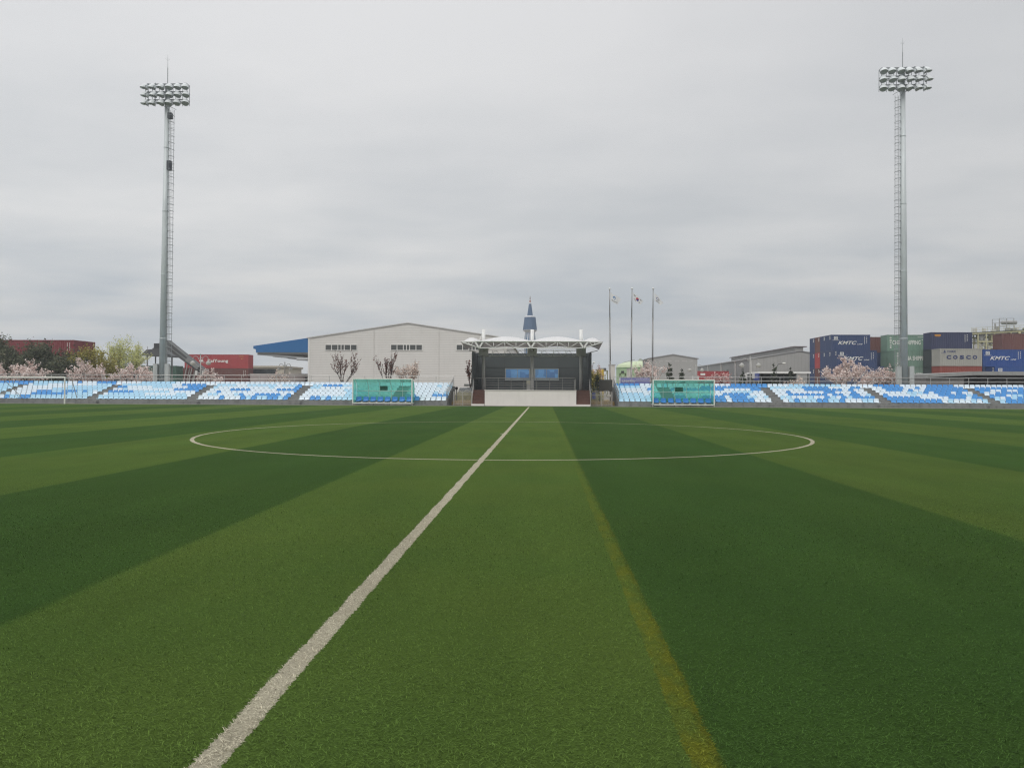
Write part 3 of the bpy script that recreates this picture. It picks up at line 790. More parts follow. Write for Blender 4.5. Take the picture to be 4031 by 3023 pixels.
def mi_third(u, v):
    x, y = (u - .45) * 1.5, v - .55
    r = math.hypot(x * .8, y)
    if .10 < r < .24 and x > -.08: return 5
    if .17 < r < .24 and x < -.08: return 2
    if .08 < v < .2 and .2 < u < .85 and int(u * 30) % 3: return 3
    return 0
def flag(px, pytop, pxb, label, flabel, mif, ph, shp):
    Y = 73.6
    top = at(px, pytop, Y); base_x = X(pxb, Y)
    root = thing('flagpole', label, 'flagpole', (base_x, Y, 0), 'flagpoles behind the right grandstand')
    p0 = Vector((base_x, Y, 0)); p1 = Vector((top.x, Y, top.z)); q = lambda t: p0.lerp(p1, t)
    s = MB(); s.cyl(q(0), q(.37), .075, .065, 10); s.cyl(q(.37), q(.74), .055, .048, 10); s.cyl(q(.74), q(.99), .045, .038, 10)
    s.build('pole', M('flagpole_steel', (.24, .23, .215), .4, .5), root, True)
    c = MB()
    for t_ in (.37, .74): c.cyl(q(t_ - .004), q(t_ + .004), .085, n=10)
    c.build('collar', steel, root)
    MB().lathe([(0, 0), (.07, .03), (.11, .10), (.09, .16), (0, .2)], q(.985), 10).build('finial', wsteel, root, True)
    r = MB(); r.tube([(q(.05).x - .09, Y - .04, .6), (q(.5).x - .12, Y - .04, q(.5).z), (q(.93).x - .03, Y - .04, q(.93).z)], .008, 4); r.build('halyard', steel_d, root)
    A = q(.965)
    TL, TR, BL, BR = shp
    def fl(u, v):   # hoist at u=0; the fly droops and folds
        x = (TL[0] * (1 - u) + TR[0] * u) * v + (BL[0] * (1 - u) + BR[0] * u) * (1 - v)
        z = (TL[1] * (1 - u) + TR[1] * u) * v + (BL[1] * (1 - u) + BR[1] * u) * (1 - v)
        y = .10 * math.sin(u * 7 + v * 2 + ph) * u ** .6
        return (A.x + .05 + x + .03 * math.sin(v * 5 + ph + u * 3) * u, A.y + y, A.z + z + .035 * math.sin(u * 8 + ph + v * 2))
    g = MB(); g.grid(fl, 45, 30, 0, mif)
    o = g.build('flag', FM, None, True, flabel, 'flag', 'flags on the poles', fixn=False)
flag(2400, 1135, 2404, 'leftmost of the three tall steel flagpoles', 'white flag with blue emblem and grey lettering, leftmost of three', mi_city, .3, ((0, 0), (1.0, -.62), (.07, -.88), (.74, -1.2)))
flag(2488, 1134, 2485, 'middle one of the three tall steel flagpoles', 'national flag with red and blue disc on the middle pole', mi_korea, 1.4, ((0, 0), (.98, -.82), (.12, -.82), (.78, -1.2)))
flag(2571, 1134, 2569, 'rightmost of the three tall steel flagpoles', 'white flag with faint dark emblem, rightmost of three', mi_third, 2.6, ((.06, -.05), (.95, -1.0), (.10, -.78), (.62, -1.2)))

# banner behind the right stand
a, c = at(2438, 1487, 72.2), at(2560, 1507, 72.2)
t = thing('banner', 'purple printed banner with white lettering behind the right grandstand railing', 'banner', ((a.x + c.x) / 2, 72.2, 0))
z0, z1 = c.z - .35, a.z
MB().box(a.x, c.x, 72.19, 72.21, z0, z1).build('sheet', M('banner_purple', (.20, .20, .42), .6, var=.25, scale=1.2), t)
b = MB(); text_on(b, 'LA-LA-TICL', a.x + .28, a.x + 1.45, z0 + .42, z0 + .60, 72.183, .03); 
b.build('lettering', M('banner_white', (.75, .74, .78), .6), t)
b = MB(); text_on(b, 'ALAT ELA TALRI ALTO', a.x + 1.55, c.x - .08, z1 - .13, z1 - .06, 72.183, .02); b.build('small_lettering', MATS['banner_white'], t)
MB().box(a.x + .005, a.x + .1, 72.18, 72.186, z0 + .01, z1 - .01).build('border_strip', MATS['banner_white'], t)
b = MB()
for x in (a.x, c.x): b.bar((x, 72.26, 0), (x, 72.26, z1), .05)
b.build('banner_post', steel, t)

# ------------------------------------------------------------------ floodlight towers
tower_m = M('tower_grey_paint', (.54, .58, .59), .5, .1, var=.12, scale=.8, streak=.25, dirt=(.12, .13, .13))
lamp_m = M('lamp_housing_metal', (.62, .65, .66), .45, .0, var=.06); lamp_in = M('lamp_reflector', (.40, .42, .43), .5, .0); rack_m = M('lamp_rack_steel', (.24, .26, .265), .5, .1)
def lamp_meshes():
    b = MB(); b.lathe([(.05, -.36), (.14, -.34), (.24, -.24), (.31, -.10), (.335, .03), (.345, .05)], n=18)
    hood = MB()
    n = 14
    def hf(u, v):
        t = math.pi * (u * 1.06 - .03); L = .06 + .22 * math.sin(math.pi * u) ** .8
        return (.345 * math.cos(t), .345 * math.sin(t), .03 + v * L)
    b.grid(hf, n, 3)
    l = MB(); l.lathe([(.33, .035), (.2, .05), (.0, .055)], n=18)
    k = MB(); k.bar((-.36, 0, -.05), (-.36, 0, .05), .04); k.bar((.36, 0, -.05), (.36, 0, .05), .04); k.bar((-.36, 0, -.05), (-.12, -.05, -.42), .04); k.bar((.36, 0, -.05), (.12, -.05, -.42), .04)
    k.box(-.12, .12, -.12, .06, -.5, -.33)
    return b.mesh('floodlight', lamp_m, smooth=True), l.mesh('lens', lamp_in), k.mesh('lamp_bracket', rack_m)
LM = lamp_meshes()
def tower(label, px_base, px_top, Y, pyt, ladder, pys):
    xb = X(px_base, Y); tp = at(px_top, pyt, Y)
    root = thing('floodlight_tower', label, 'floodlight tower', (xb, Y, 0), 'floodlight towers behind the grandstands')
    H = tp.z; xt = tp.x
    zr = [at(px_top, q, Y).z for q in pys]      # lamp rows, top to bottom
    pole = MB()
    def pc(z): return Vector((xb + (xt - xb) * z / H, Y, z))
    rb, rt = .375, .225
    pole.cyl(pc(0), pc(H - .2), rb, rt, 20)
    for k in range(1, 5): z = H * k / 5; pole.cyl(pc(z - .05), pc(z + .05), rb + (rt - rb) * z / H + .012, n=20)
    pole.cyl(pc(0), pc(.08), .6, n=20)
    pole.build('pole', tower_m, root, True)
    for sx in (-1, 1):   # switch cabinets strapped to the foot
        for z0, z1 in ((1.35, 2.55), (2.57, 3.75)):
            x = pc(2).x + sx * .53 - (.04 if sx < 0 else -.04)
            MB().box(x - .2, x + .2, Y - .42, Y - .05, z0, z1).build('switch_cabinet', M('cabinet_paint', (.47, .49, .48), .5, var=.08, streak=.3), root)
    rod = MB(); rod.cyl((xt, Y, H - .2), (xt, Y, H + 1.6), .035, n=6); rod.cyl((xt, Y, H + 1.6), (xt, Y, H + 2.9), .02, .006, 6)
    for a_ in range(4): rod.cyl((xt, Y, H + 2.3), (xt + .22 * math.cos(a_ * 1.57 + .4), Y + .22 * math.sin(a_ * 1.57 + .4), H + 2.5), .006, n=4)
    rod.build('lightning_rod', rack_m, root)
    r = MB(); Wd = 4.1
    x0 = xt - Wd / 2
    for z in zr:
        for dy in (-.28, .28):
            r.bar((x0, Y + dy, z + .40), (x0 + Wd, Y + dy, z + .40), .06)
            r.bar((x0, Y + dy, z + .33), (x0 + Wd, Y + dy, z + .33), .03)
        r.bar((x0, Y - .28, z), (x0 + Wd, Y - .28, z), .04)
        for i in range(9): r.bar((x0 + Wd * i / 8, Y - .28, z + .40), (x0 + Wd * i / 8, Y + .28, z + .40), .03)
    for i in range(7):
        x = x0 + Wd * i / 6
        for dy in (-.28, .28): r.bar((x, Y + dy, zr[2] - .05), (x, Y + dy, zr[0] + .40), .035)
    r.bar((x0, Y + .28, zr[0] + .34), (x0 + Wd, Y + .28, zr[0] + .34), .04)
    r.bar((x0 + 1.1, Y, zr[2] + .30), (pc(H).x, Y, zr[2] - .35), .05); r.bar((x0 + Wd - 1.1, Y, zr[2] + .30), (pc(H).x, Y, zr[2] - .35), .05)
    r.build('lamp_rack', rack_m, root)
    for k, z in enumerate(zr):
        for i in range(6):
            x = xt + (i - 2.5) * .795 + rnd.gauss(0, .03) + (.05 if k == 1 else 0)
            yaw = ladder * R((-62, -45, -25, -5, 4, 14)[i] if ladder > 0 else (-62, -45, -25, -5, 4, 14)[5 - i]) + R(rnd.gauss(0, 4))
            tilt = R(62 + rnd.gauss(0, 4))     # below straight up; lamp looks to -y and down
            Mx = Matrix.Translation((x - xb, -.52, z)) @ Matrix.Rotation(yaw, 4, 'Z') @ Matrix.Rotation(R(90) + R(56 + rnd.gauss(0, 3)), 4, 'X')
            f_ = bpy.data.objects.new('floodlight', LM[0]); COL.objects.link(f_); f_.parent = root; f_.matrix_local = Mx
            for nme, me in (('lens', LM[1]), ('lamp_bracket', LM[2])):
                s_ = bpy.data.objects.new(nme, me); COL.objects.link(s_); s_.parent = f_
    # caged ladder up the side
    l = MB(); sx = ladder; off = lambda z: rb + (rt - rb) * z / H
    zl0, zl1 = 3.6, zr[2] - .55
    for dx in (.16, .50):
        l.tube([pc(zl0) + Vector((sx * (off(zl0) + dx), -.1, 0)), pc(zl1) + Vector((sx * (off(zl1) + dx), -.1, 0))], .022, 5)
    z = zl0
    while z < zl1:
        c = pc(z); l.cyl(c + Vector((sx * (off(z) + .16), -.1, 0)), c + Vector((sx * (off(z) + .50), -.1, 0)), .012, n=4); z += .3
    l.build('ladder', rack_m, root)
    cg = MB(); z = zl0 + .4
    while z < zl1 + .2:
        c = pc(z) + Vector((sx * (off(z) + .33), -.1, 0))
        rr_ = .33 if z < zl1 - .3 else .5
        cg.tube([c + Vector((.17 * math.cos(t_ * math.pi / 8 ) * rr_ / .17 * .75, -.62 * rr_ / .33 * math.sin(t_ * math.pi / 8) , 0)) for t_ in range(9)], .024, 4); z += .66
    for a_ in (.25, .5, .75):
        v = Vector((.25 * math.cos(a_ * math.pi), -.62 * math.sin(a_ * math.pi), 0))
        cg.cyl(pc(zl0 + .4) + Vector((sx * (off(zl0) + .33), -.1, 0)) + v, pc(zl1) + Vector((sx * (off(zl1) + .33), -.1, 0)) + v, .011, n=4)
    cg.build('ladder_cage', rack_m, root)
    b = MB()
    if sx > 0:
        for z in (H * .727, zl1 - .9):
            c = pc(z); MB().box(c.x + .25, c.x + .62, Y - .45, Y - .05, z, z + .55 if z > H * .8 else z + .9).build('junction_box', M('junction_box', (.05, .055, .07), .6), root)
tower('tall grey floodlight mast with ladder on its right, standing left', 640, 660, 73.2, 333, 1, (352, 383, 414))
tower('tall grey floodlight mast with ladder on its left, standing right', 3558, 3553, 73.2, 273, -1, (289, 322, 356))
# ------------------------------------------------------------------ white hall with blue canopy
clad = M('white_cladding', (.70, .68, .65), .55, var=.06, scale=.5, streak=.12, dirt=(.42, .40, .36))
seam = M('cladding_seam', (.54, .525, .50), .7)
frame_w = M('white_window_frame', (.72, .71, .68), .5)
glass_d = M('dark_window_glass', (.085, .09, .088), .15, var=.2)
blue_clad = M('blue_cladding', (.03, .14, .34), .5, var=.08, scale=.5, streak=.15, dirt=(.02, .07, .17))
def hall():
    Y = 96.0
    xl, xr = X(1215, Y), X(1995, Y); xm = X(1604, Y)
    ze, zp = Z(1213, 1331, Y), Z(1604, 1274, Y)
    root = thing('warehouse', 'white clad gabled hall with strip windows and blue canopy behind the left grandstand', 'warehouse', (xm, Y, 0))
    b = MB(); b.prism([(xl, 0), (xr, 0), (xr, ze), (xm, zp), (xl, ze)], Y, Y + 40)
    wall = b.build('wall', clad, root)
    # horizontal panel joints standing proud of the front
    s = MB(); z = .5; st = .215
    while z < zp - .1:
        if z < ze: a, c = xl + .02, xr - .02
        else: f = (z - ze) / (zp - ze); a, c = xl + (xm - xl) * f + .3, xr + (xm - xr) * f - .3
        s.box(a, c, Y - .012, Y - .002, z, z + .035); z += st
    s.build('panel_joint', seam, wall)
    for px in (1471, 1728):
        x = X(px, Y); s = MB(); f = 1 - abs(x - xm) / (xm - xl)
        s.box(x - .06, x + .06, Y - .035, Y - .013, 0, ze + (zp - ze) * f - .05); s.build('joint_cover', M('joint_cover', (.60, .58, .55), .6), wall)
    r = MB()
    for x0, x1 in ((xl, xm), (xr, xm)):
        z0, z1 = ze, zp
        sg = -1 if x0 < x1 else 1
        r.prism([(x0 + sg * .25, z0 - .06), (x1, z1 + .02), (x1, z1 + .14), (x0 + sg * .25, z0 + .06)], Y - .12, Y + 40.2)
    r.build('roof', M('roof_edge_grey', (.50, .49, .47), .5), root)
    MB().box(xl - .10, xl + .12, Y - .05, Y - .014, 0, ze - .02).build('corner_trim', frame_w, root)
    for p0, p1 in ((1279, 1407), (1537, 1664), (1795, 1922)):
        a, c = at(p0, 1355, Y), at(p1, 1381, Y); f = MB()
        n = 5; wdt = (c.x - a.x) / n
        f.box(a.x, c.x, Y - .07, Y - .015, a.z - .09, a.z); f.box(a.x, c.x, Y - .07, Y - .015, c.z, c.z + .09)
        xs = [a.x + .05 + i * (c.x - a.x - .1) / n for i in range(n + 1)]; xs.insert(3, (xs[2] + xs[3]) / 2)
        for x in xs: f.box(x - .045, x + .045, Y - .068, Y - .017, c.z + .09, a.z - .09)
        w_ = f.build('window', frame_w, wall)
        g = MB(); g.box(a.x + .06, c.x - .06, Y - .035, Y - .02, c.z + .09, a.z - .09); g.build('glazing', glass_d, w_)
    # canopy continuing the left roof slope
    cl = X(996, Y); x2 = X(1006, Y)
    zt0, zb_ = Z(996, 1362, Y), Z(1100, 1387, Y)
    c = MB(); c.prism([(cl, zt0 - .35), (x2, zt0 - .42), (x2, zb_), (xl - .12, zb_), (xl - .12, ze + .02), (cl, zt0)], Y + .02, Y + 24)
    can = c.build('canopy', blue_clad, root)
    u = MB(); u.box(x2 + .05, xl - .12, Y + .05, Y + 23.9, zb_ - .07, zb_ - .005); u.build('canopy_soffit', M('canopy_soffit', (.30, .31, .32), .6, var=.2), can)
    g = MB()
    for y in (Y + .4, Y + 6, Y + 12, Y + 18, Y + 23): g.bar((x2 + .1, y, zb_ - .22), (xl - .14, y, zb_ - .75), .22); g.bar((x2 + .1, y, zb_ - .16), (xl - .14, y, zb_ - .2), .14)
    g.build('canopy_beam', M('canopy_steel', (.33, .34, .35), .5), can)
    g = MB(); g.cyl((X(1165, Y), Y + .3, zb_ - .85), (xl - .13, Y + .3, zb_ - .85), .16, n=10); g.build('canopy_duct', M('duct_grey', (.45, .46, .47), .4), can)
    # service window strip low on the right
    a, c_ = P(232, 1285, Y), P(345, 1310, Y)
    w_ = MB().box(a.x, c_.x, Y - .06, Y - .014, c_.z, a.z); w_.build('vent_louvre', M('dark_louvre', (.12, .13, .12), .6), wall)
hall()
# pale wall and low building seen under the canopy
a, c = at(985, 1471, 112), at(1214, 1500, 112)
t = thing('boundary_wall', 'low pinkish yard wall under the blue canopy', 'wall', ((a.x + c.x) / 2, 112, 0))
b = MB(); b.box(a.x, c.x, 112, 112.2, 0, a.z - .12); b.build('panel', M('pink_wall', (.38, .33, .32), .8, var=.12, streak=.2), t)
MB().box(a.x - .05, c.x + .05, 111.95, 112.25, a.z - .118, a.z).build('coping', M('wall_coping', (.47, .43, .41), .8), t)
a, c = at(975, 1440, 165), at(1118, 1500, 165)
t = thing('office_building', 'low beige flat roofed building between the red containers and the hall', 'building', ((a.x + c.x) / 2, 165, 0))
w_ = MB().box(a.x, c.x, 165, 177, 0, a.z - .4).build('wall', M('beige_wall', (.46, .42, .35), .8, var=.1, streak=.2), t)
MB().box(a.x - .3, c.x + .3, 164.7, 177.3, a.z - .395, a.z).build('roof', M('beige_roof_edge', (.40, .36, .29), .8), t)
for p0, p1, y0, y1 in ((1020, 1048, 1457, 1463), (1066, 1082, 1457, 1467)):
    q, r = at(p0, y0, 165), at(p1, y1, 165); MB().box(q.x, r.x, 164.94, 164.99, r.z, q.z).build('window', glass_d, w_)

# ------------------------------------------------------------------ tall blue tower behind the pavilion
def blue_tower():
    Y = 180.0; k = .28933 * Y / FPX * 1.0
    x = P(1128, 500, Y).x
    root = thing('observation_tower', 'tall blue and white tower with pointed spire rising behind the pavilion roof', 'tower', (x, Y, 0))
    nav = M('tower_blue_panels', (.085, .135, .215), .5, var=.12, scale=.4); wh = M('tower_white', (.62, .63, .65), .6); rd = M('tower_red', (.36, .12, .08), .6)
    z = lambda v: P(1128, v, Y).z
    def part(name, prof, m_, par=root, n=12): return MB().lathe([(r * k, z(v)) for v, r in prof], (x, Y, 0), n, ph=.5).build(name, m_, par)
    sp = part('spire', [(355, 40), (195, 17), (195, 0)], nav)
    part('spire_tip', [(195, 15), (160, 11), (140, 9)], wh, sp); part('spire_band', [(172, 13), (152, 11.5)], rd, sp); part('needle', [(140, 9), (108, 6), (85, 1)], M('tower_tip', (.30, .27, .26), .6), sp)
    part('upper_deck', [(380, 78), (362, 72), (357, 42), (357, 0)], wh)
    part('drum', [(555, 100), (378, 78), (378, 0)], nav)
    part('lower_deck', [(585, 72), (575, 76), (552, 101), (548, 98)], wh)
    zg = lambda: 0
    sh = MB().lathe([(84 * k, 0), (80 * k, z(700)), (66 * k, z(580))], (x, Y, 0), 8, ph=.5).build('shaft', wh, root)
    for a in range(8):
        t0 = a * math.pi / 4 + .10 + math.pi / 8 * 0; t1 = t0 + math.pi / 4 - .2
        m_ = MB(); vs = []
        for zz, r in ((.5, 84.5), (z(700), 80.5), (z(590), 66.6)):
            for t in (t0, t1): vs.append((x + r * k * math.cos(t), Y + r * k * math.sin(t), zz))
        m_.add(vs, [(0, 1, 3, 2), (2, 3, 5, 4)]).build('shaft_panel', M('tower_blue_glass', (.05, .13, .24), .3, var=.3, scale=.6), sh)
blue_tower()

# ------------------------------------------------------------------ shipping containers
CH, CW = 2.59, 2.438
def cont_mats(name, c): return M('container_' + name, c, .55, var=.16, scale=.5, streak=.16, dirt=(c[0] * .45 + .04, c[1] * .45 + .025, c[2] * .45 + .02))
CC = {'blue': cont_mats('blue', (.036, .062, .145)), 'brightblue': cont_mats('bright_blue', (.018, .070, .25)), 'navy': cont_mats('navy', (.035, .043, .095)),
      'red': cont_mats('red', (.37, .055, .058)), 'brown': cont_mats('brown', (.15, .065, .055)), 'rust': cont_mats('rust', (.25, .062, .045)), 'maroon': cont_mats('maroon', (.20, .042, .048)),
      'green': cont_mats('green', (.175, .275, .215)), 'darkgreen': cont_mats('dark_green', (.05, .11, .08)), 'grey': cont_mats('grey', (.35, .345, .31)), 'slate': cont_mats('slate', (.035, .047, .05)), 'palegreen': cont_mats('pale_green', (.21, .30, .245))}
white_l = M('lettering_white', (.74, .74, .70), .6, var=.1, scale=3)
navy_l = M('lettering_navy', (.03, .045, .14), .6); orange_l = M('lettering_orange', (.60, .27, .03), .6); yel_l = M('marking_yellow', (.6, .45, .1), .6)
CB = {}
def cont_body(L):
    b = MB(); n = int(L / .278); d = .036; p = (L - .3) / n
    prof = [(.15, 0)]
    for i in range(n):
        x = .15 + p * i; prof += [(x + p * .25, 0), (x + p * .37, d), (x + p * .75, d), (x + p * .87, 0)]
    prof.append((L - .15, 0))
    for y0, sg in ((.02, 1), (CW - .02, -1)):
        vs = []
        for x, dd in prof: vs += [(x, y0 + sg * dd, .14), (x, y0 + sg * dd, CH - .1)]
        b.add(vs, [(2 * i, 2 * i + 2, 2 * i + 3, 2 * i + 1) for i in range(len(prof) - 1)])
    ne = 8; pe = (CW - .3) / ne; pf = [(.15, 0)]
    for i in range(ne):
        y = .15 + pe * i; pf += [(y + pe * .2, 0), (y + pe * .35, d), (y + pe * .7, d), (y + pe * .85, 0)]
    pf.append((CW - .15, 0))
    for x0, sg in ((.02, 1), (L - .02, -1)):
        vs = []
        for y, dd in pf: vs += [(x0 + sg * dd, y, .14), (x0 + sg * dd, y, CH - .1)]
        b.add(vs, [(2 * i, 2 * i + 2, 2 * i + 3, 2 * i + 1) for i in range(len(pf) - 1)])
    b.box(.05, L - .05, .05, CW - .05, CH - .1, CH - .03); b.box(.05, L - .05, .05, CW - .05, .1, .16)
    f = MB()
    for x in (0, L - .16):
        for y in (0, CW - .16):
            f.box(x, x + .16, y, y + .16, .12, CH - .12); f.box(x - .004, x + .164, y - .004, y + .164, 0, .118); f.box(x - .004, x + .164, y - .004, y + .164, CH - .118, CH)
    for y in (0.004, CW - .09):
        f.box(.17, L - .17, y, y + .086, CH - .10, CH - .012); f.box(.17, L - .17, y, y + .086, .02, .15)
    for x in (0.004, L - .09):
        f.box(x, x + .086, .17, CW - .17, CH - .13, CH - .012); f.box(x, x + .086, .17, CW - .17, .02, .15)
    return b, f
def container(col, x0, y0, lvl, L, label, group, marks=None):
    z0 = CH * lvl
    root = thing('shipping_container', label, 'container', (x0, y0, z0), group)
    for k, nm in ((0, 'body'), (1, 'frame')):
        key = (L, col, k)
        if key not in CB: CB[key] = cont_body(L)[k].mesh(nm, CC[col])
        o = bpy.data.objects.new(nm, CB[key]); COL.objects.link(o); o.parent = root
    if marks: marks(root, x0, y0, z0, L)
    return root
def put(root, mb, name, m_): mb.build(name, m_, root, fixn=False)
def end_mark(root, x0, y0, z0, L, left=True):
    b = MB(); xs = x0 - .012 if left else x0 + L + .012
    b.add([(xs, y0 + .35 + q[0], z0 + 1.85 + q[1]) for q in ((0, 0), (.42, 0), (.42, .1), (.1, .1), (.1, .42), (.42, .42), (.42, .52), (0, .52))], [tuple(range(8))])
    b.add([(xs, y0 + .56 + q[0], z0 + 2.0 + q[1]) for q in ((0, 0), (.18, .12), (0, .24))], [(0, 1, 2)])
    put(root, b, 'logo', white_l)
def logo_box(b, x, z, y, s):
    b.add([(x + q[0] * s, y, z + q[1] * s) for q in ((0, 0), (1.25, 0), (1.25, 1), (0, 1), (.2, .18), (1.05, .18), (1.05, .82), (.2, .82))], [(0, 1, 5, 4), (1, 2, 6, 5), (2, 3, 7, 6), (3, 0, 4, 7)])
    b.add([(x + q[0] * s, y, z + q[1] * s) for q in ((.38, .3), (.62, .3), (.62, .7), (.38, .7))], [(0, 1, 2, 3)])
    b.add([(x + q[0] * s, y, z + q[1] * s) for q in ((.66, .5), (.92, .28), (.92, .72))], [(0, 1, 2)])
def codes(b, x, y, z, n=9):
    for i in range(n): b.box(x, x + .07, y - .004, y, z - .13 * i - .09, z - .13 * i)
    for i in range(4): b.box(x + .30, x + .40, y - .004, y, z - .02 - .27 * i - .13, z - .02 - .27 * i)
def mk_kmtc(full=True):
    def f(root, x0, y0, z0, L):
        y = y0 - .012
        b = MB(); text_on(b, 'KMTC', x0 + 1.06, x0 + 3.98, z0 + 1.02, z0 + 1.58, y, .02, .35); text_on(b, 'LINE', x0 + 4.05, x0 + 4.92, z0 + 1.0, z0 + 1.18, y, .02, .35)
        put(root, b, 'lettering', white_l)
        b = MB(); logo_box(b, x0 + .42, z0 + 1.82, y, .46); b.box(x0 + .2, x0 + 1.25, y - .003, y, z0 + 1.68, z0 + 1.73); put(root, b, 'logo', white_l)
        b = MB(); codes(b, x0 + 5.15, y, z0 + 2.25); put(root, b, 'marking', white_l)
        end_mark(root, x0, y0, z0, L)
    return f
def mk_end(root, x0, y0, z0, L): end_mark(root, x0, y0, z0, L)
def mk_chs(root, x0, y0, z0, L):
    y = y0 - .012; b = MB()
    text_on(b, 'CHINA SHIPPING', x0 + .78, x0 + 5.15, z0 + 1.02, z0 + 1.70, y, .02); put(root, b, 'lettering', white_l)
    b = MB(); n = 5
    for i, ch in enumerate('中国海运集'): text_on(b, ch, x0 + .36, x0 + .66, z0 + .42 + (n - 1 - i) * .38, z0 + .42 + (n - 1 - i) * .38 + .30, y, .02)
    put(root, b, 'side_lettering', white_l)
    b = MB(); b.box(x0 + 4.7, x0 + 5.6, y - .004, y, z0 + 2.2, z0 + 2.25); b.box(x0 + 5.35, x0 + 5.47, y - .004, y, z0 + 1.72, z0 + 1.84); put(root, b, 'marking', white_l)
def mk_cosco(root, x0, y0, z0, L):
    y = y0 - .012; b = MB()
    for i, ch in enumerate('COSCO'): text_on(b, ch, x0 + .95 + i * .94, x0 + .95 + i * .94 + .66, z0 + 1.02, z0 + 1.60, y, .05)
    put(root, b, 'lettering', navy_l)
    b = MB(); text_on(b, '中远集团', x0 + 1.0, x0 + 2.25, z0 + 2.03, z0 + 2.28, y, .02); b.add([(x0 + .48, y, z0 + 2.0), (x0 + .85, y, z0 + 2.0), (x0 + .72, y, z0 + 2.4)], [(0, 1, 2)]); b.box(x0 + .2, x0 + .9, y - .003, y, z0 + 1.88, z0 + 1.92)
    put(root, b, 'logo', navy_l)
def mk_navy(root, x0, y0, z0, L):
    y = y0 - .012; b = MB(); b.box(x0 + .5, x0 + 1.42, y - .004, y, z0 + 2.03, z0 + 2.24); b.box(x0 + .62, x0 + 1.3, y - .004, y, z0 + 1.93, z0 + 1.98); put(root, b, 'logo', orange_l)
    b = MB(); codes(b, x0 + 4.95, y, z0 + 2.25, 9); put(root, b, 'marking', white_l)
def mk_tai(root, x0, y0, z0, L):
    y = y0 - .012; b = MB(); text_on(b, 'TaiYoung', x0 + 4.35, x0 + 8.35, z0 + .95, z0 + 1.68, y, .032, 0., 0, 1.06); put(root, b, 'lettering', white_l)
    b = MB(); b.add([(x0 + 3.2 + .42 * math.cos(t * .5236), y, z0 + 1.4 + .2 * math.sin(t * .5236)) for t in range(12)], [tuple(range(12))]); b.box(x0 + 3.0, x0 + 3.9, y - .003, y, z0 + 1.05, z0 + 1.12); put(root, b, 'logo', white_l)
    b = MB(); b.box(x0 + 10.4, x0 + 11.3, y - .004, y, z0 + 2.2, z0 + 2.26); b.box(x0 + 10.8, x0 + 10.92, y - .004, y, z0 + 1.72, z0 + 1.85); b.box(x0 + 11.1, x0 + 11.22, y - .004, y, z0 + 1.72, z0 + 1.85); put(root, b, 'marking', yel_l)
def mk_codes(root, x0, y0, z0, L):
    b = MB(); codes(b, x0 + L - .9, y0 - .012, z0 + 2.2, 10); put(root, b, 'marking', white_l)
G1 = 'stacked blue and red containers at right'; G2 = 'stacked green containers at right'; G3 = 'containers at the far right'; G4 = 'containers at left'
YS = lambda k: 119 + 2.5 * k
xk = X(3272, 124)
lv = ['ground', 'second', 'third', 'top']; kd = ['nearest', 'second', 'third', 'fourth', 'fifth', 'rearmost']
for lvl in range(4):
    for k in range(6):
        if lvl == 2 and k < 1 or lvl == 3 and k < 2: continue
        red = k == 4
        if lvl == 0 and k not in (0, 4, 5): continue
        c = ('brown', 'brown', 'red', 'brown')[lvl] if red else 'blue'
        front = (lvl, k) in ((3, 2), (2, 1), (1, 0))
        nm = {'brown': 'brown', 'red': 'bright red'}.get(c, 'blue')
        lab = f"{nm} container with white lettered side, {('', 'second', 'third', 'top')[lvl]} level front of the blue stack" if front else f"{nm} container end, {kd[k]} row, {lv[lvl]} level of the blue and red stack"
        container(c, xk, YS(k), lvl, 6.06, lab, G1, mk_kmtc() if front else mk_end)
xr_ = X(3647, 124); xg = xr_ - 6.06
container('green', xg, YS(2), 3, 6.06, 'green container with white lettering, top level behind the right floodlight tower', G2, mk_chs)
container('green', xg, YS(1), 2, 6.06, 'green container with white lettering, third level behind the right floodlight tower', G2, mk_chs)
container('palegreen', xg, YS(1), 1, 6.06, 'pale green container, second level below the two lettered green ones', G2, mk_chs)
container('green', xg, YS(1), 0, 6.06, 'green container at ground level of the green stack', G2)
for lvl in (0, 1, 2): container('green', xg, YS(2) + .05, lvl, 6.06, f'green container, {lv[lvl]} level, behind the front green row', G2)
for lvl in range(4): container('brown' if lvl == 3 else 'blue', xg - .9, YS(4), lvl, 6.06, f'{"brown" if lvl == 3 else "blue"} container at {lv[lvl]} level in the gap between blue and green stacks', G2)
xc_ = X(3700, 116); xn = X(3829, 118.5) - 6.06
container('navy', xn, 118.6, 3, 6.06, 'dark navy container with small orange logo, top of the far right stack', G3, mk_navy)
container('grey', xc_, 116, 2, 6.06, 'weathered grey container with dark blue lettering', G3, mk_cosco)
container('rust', xc_, 116, 1, 6.06, 'rusty orange container under the grey lettered one', G3)
container('slate', xc_, 116, 0, 6.06, 'dark container at ground level under the rusty orange one', G3)
for lvl in range(3): container('slate', xn, 118.6, lvl, 6.06, f'dark container at {lv[lvl]} level under the navy one', G3)
xb_ = X(3869, 118.5)
container('brightblue', xb_, 118.5, 2, 6.06, 'bright blue container with white lettering at the right photo edge', G3, mk_kmtc())
container('brightblue', xb_ + .4, 116, 1, 6.06, 'bright blue container with cut off logo, below the bright lettered one', G3, mk_kmtc())
container('brightblue', xb_ + .4, 116, 0, 6.06, 'bright blue container at ground level of the far right stack', G3)
for lvl in (0, 1): container('blue', xb_, 118.5, lvl, 6.06, f'blue container at {lv[lvl]} level below the bright lettered one', G3)
xm_ = X(3944, 121.2)
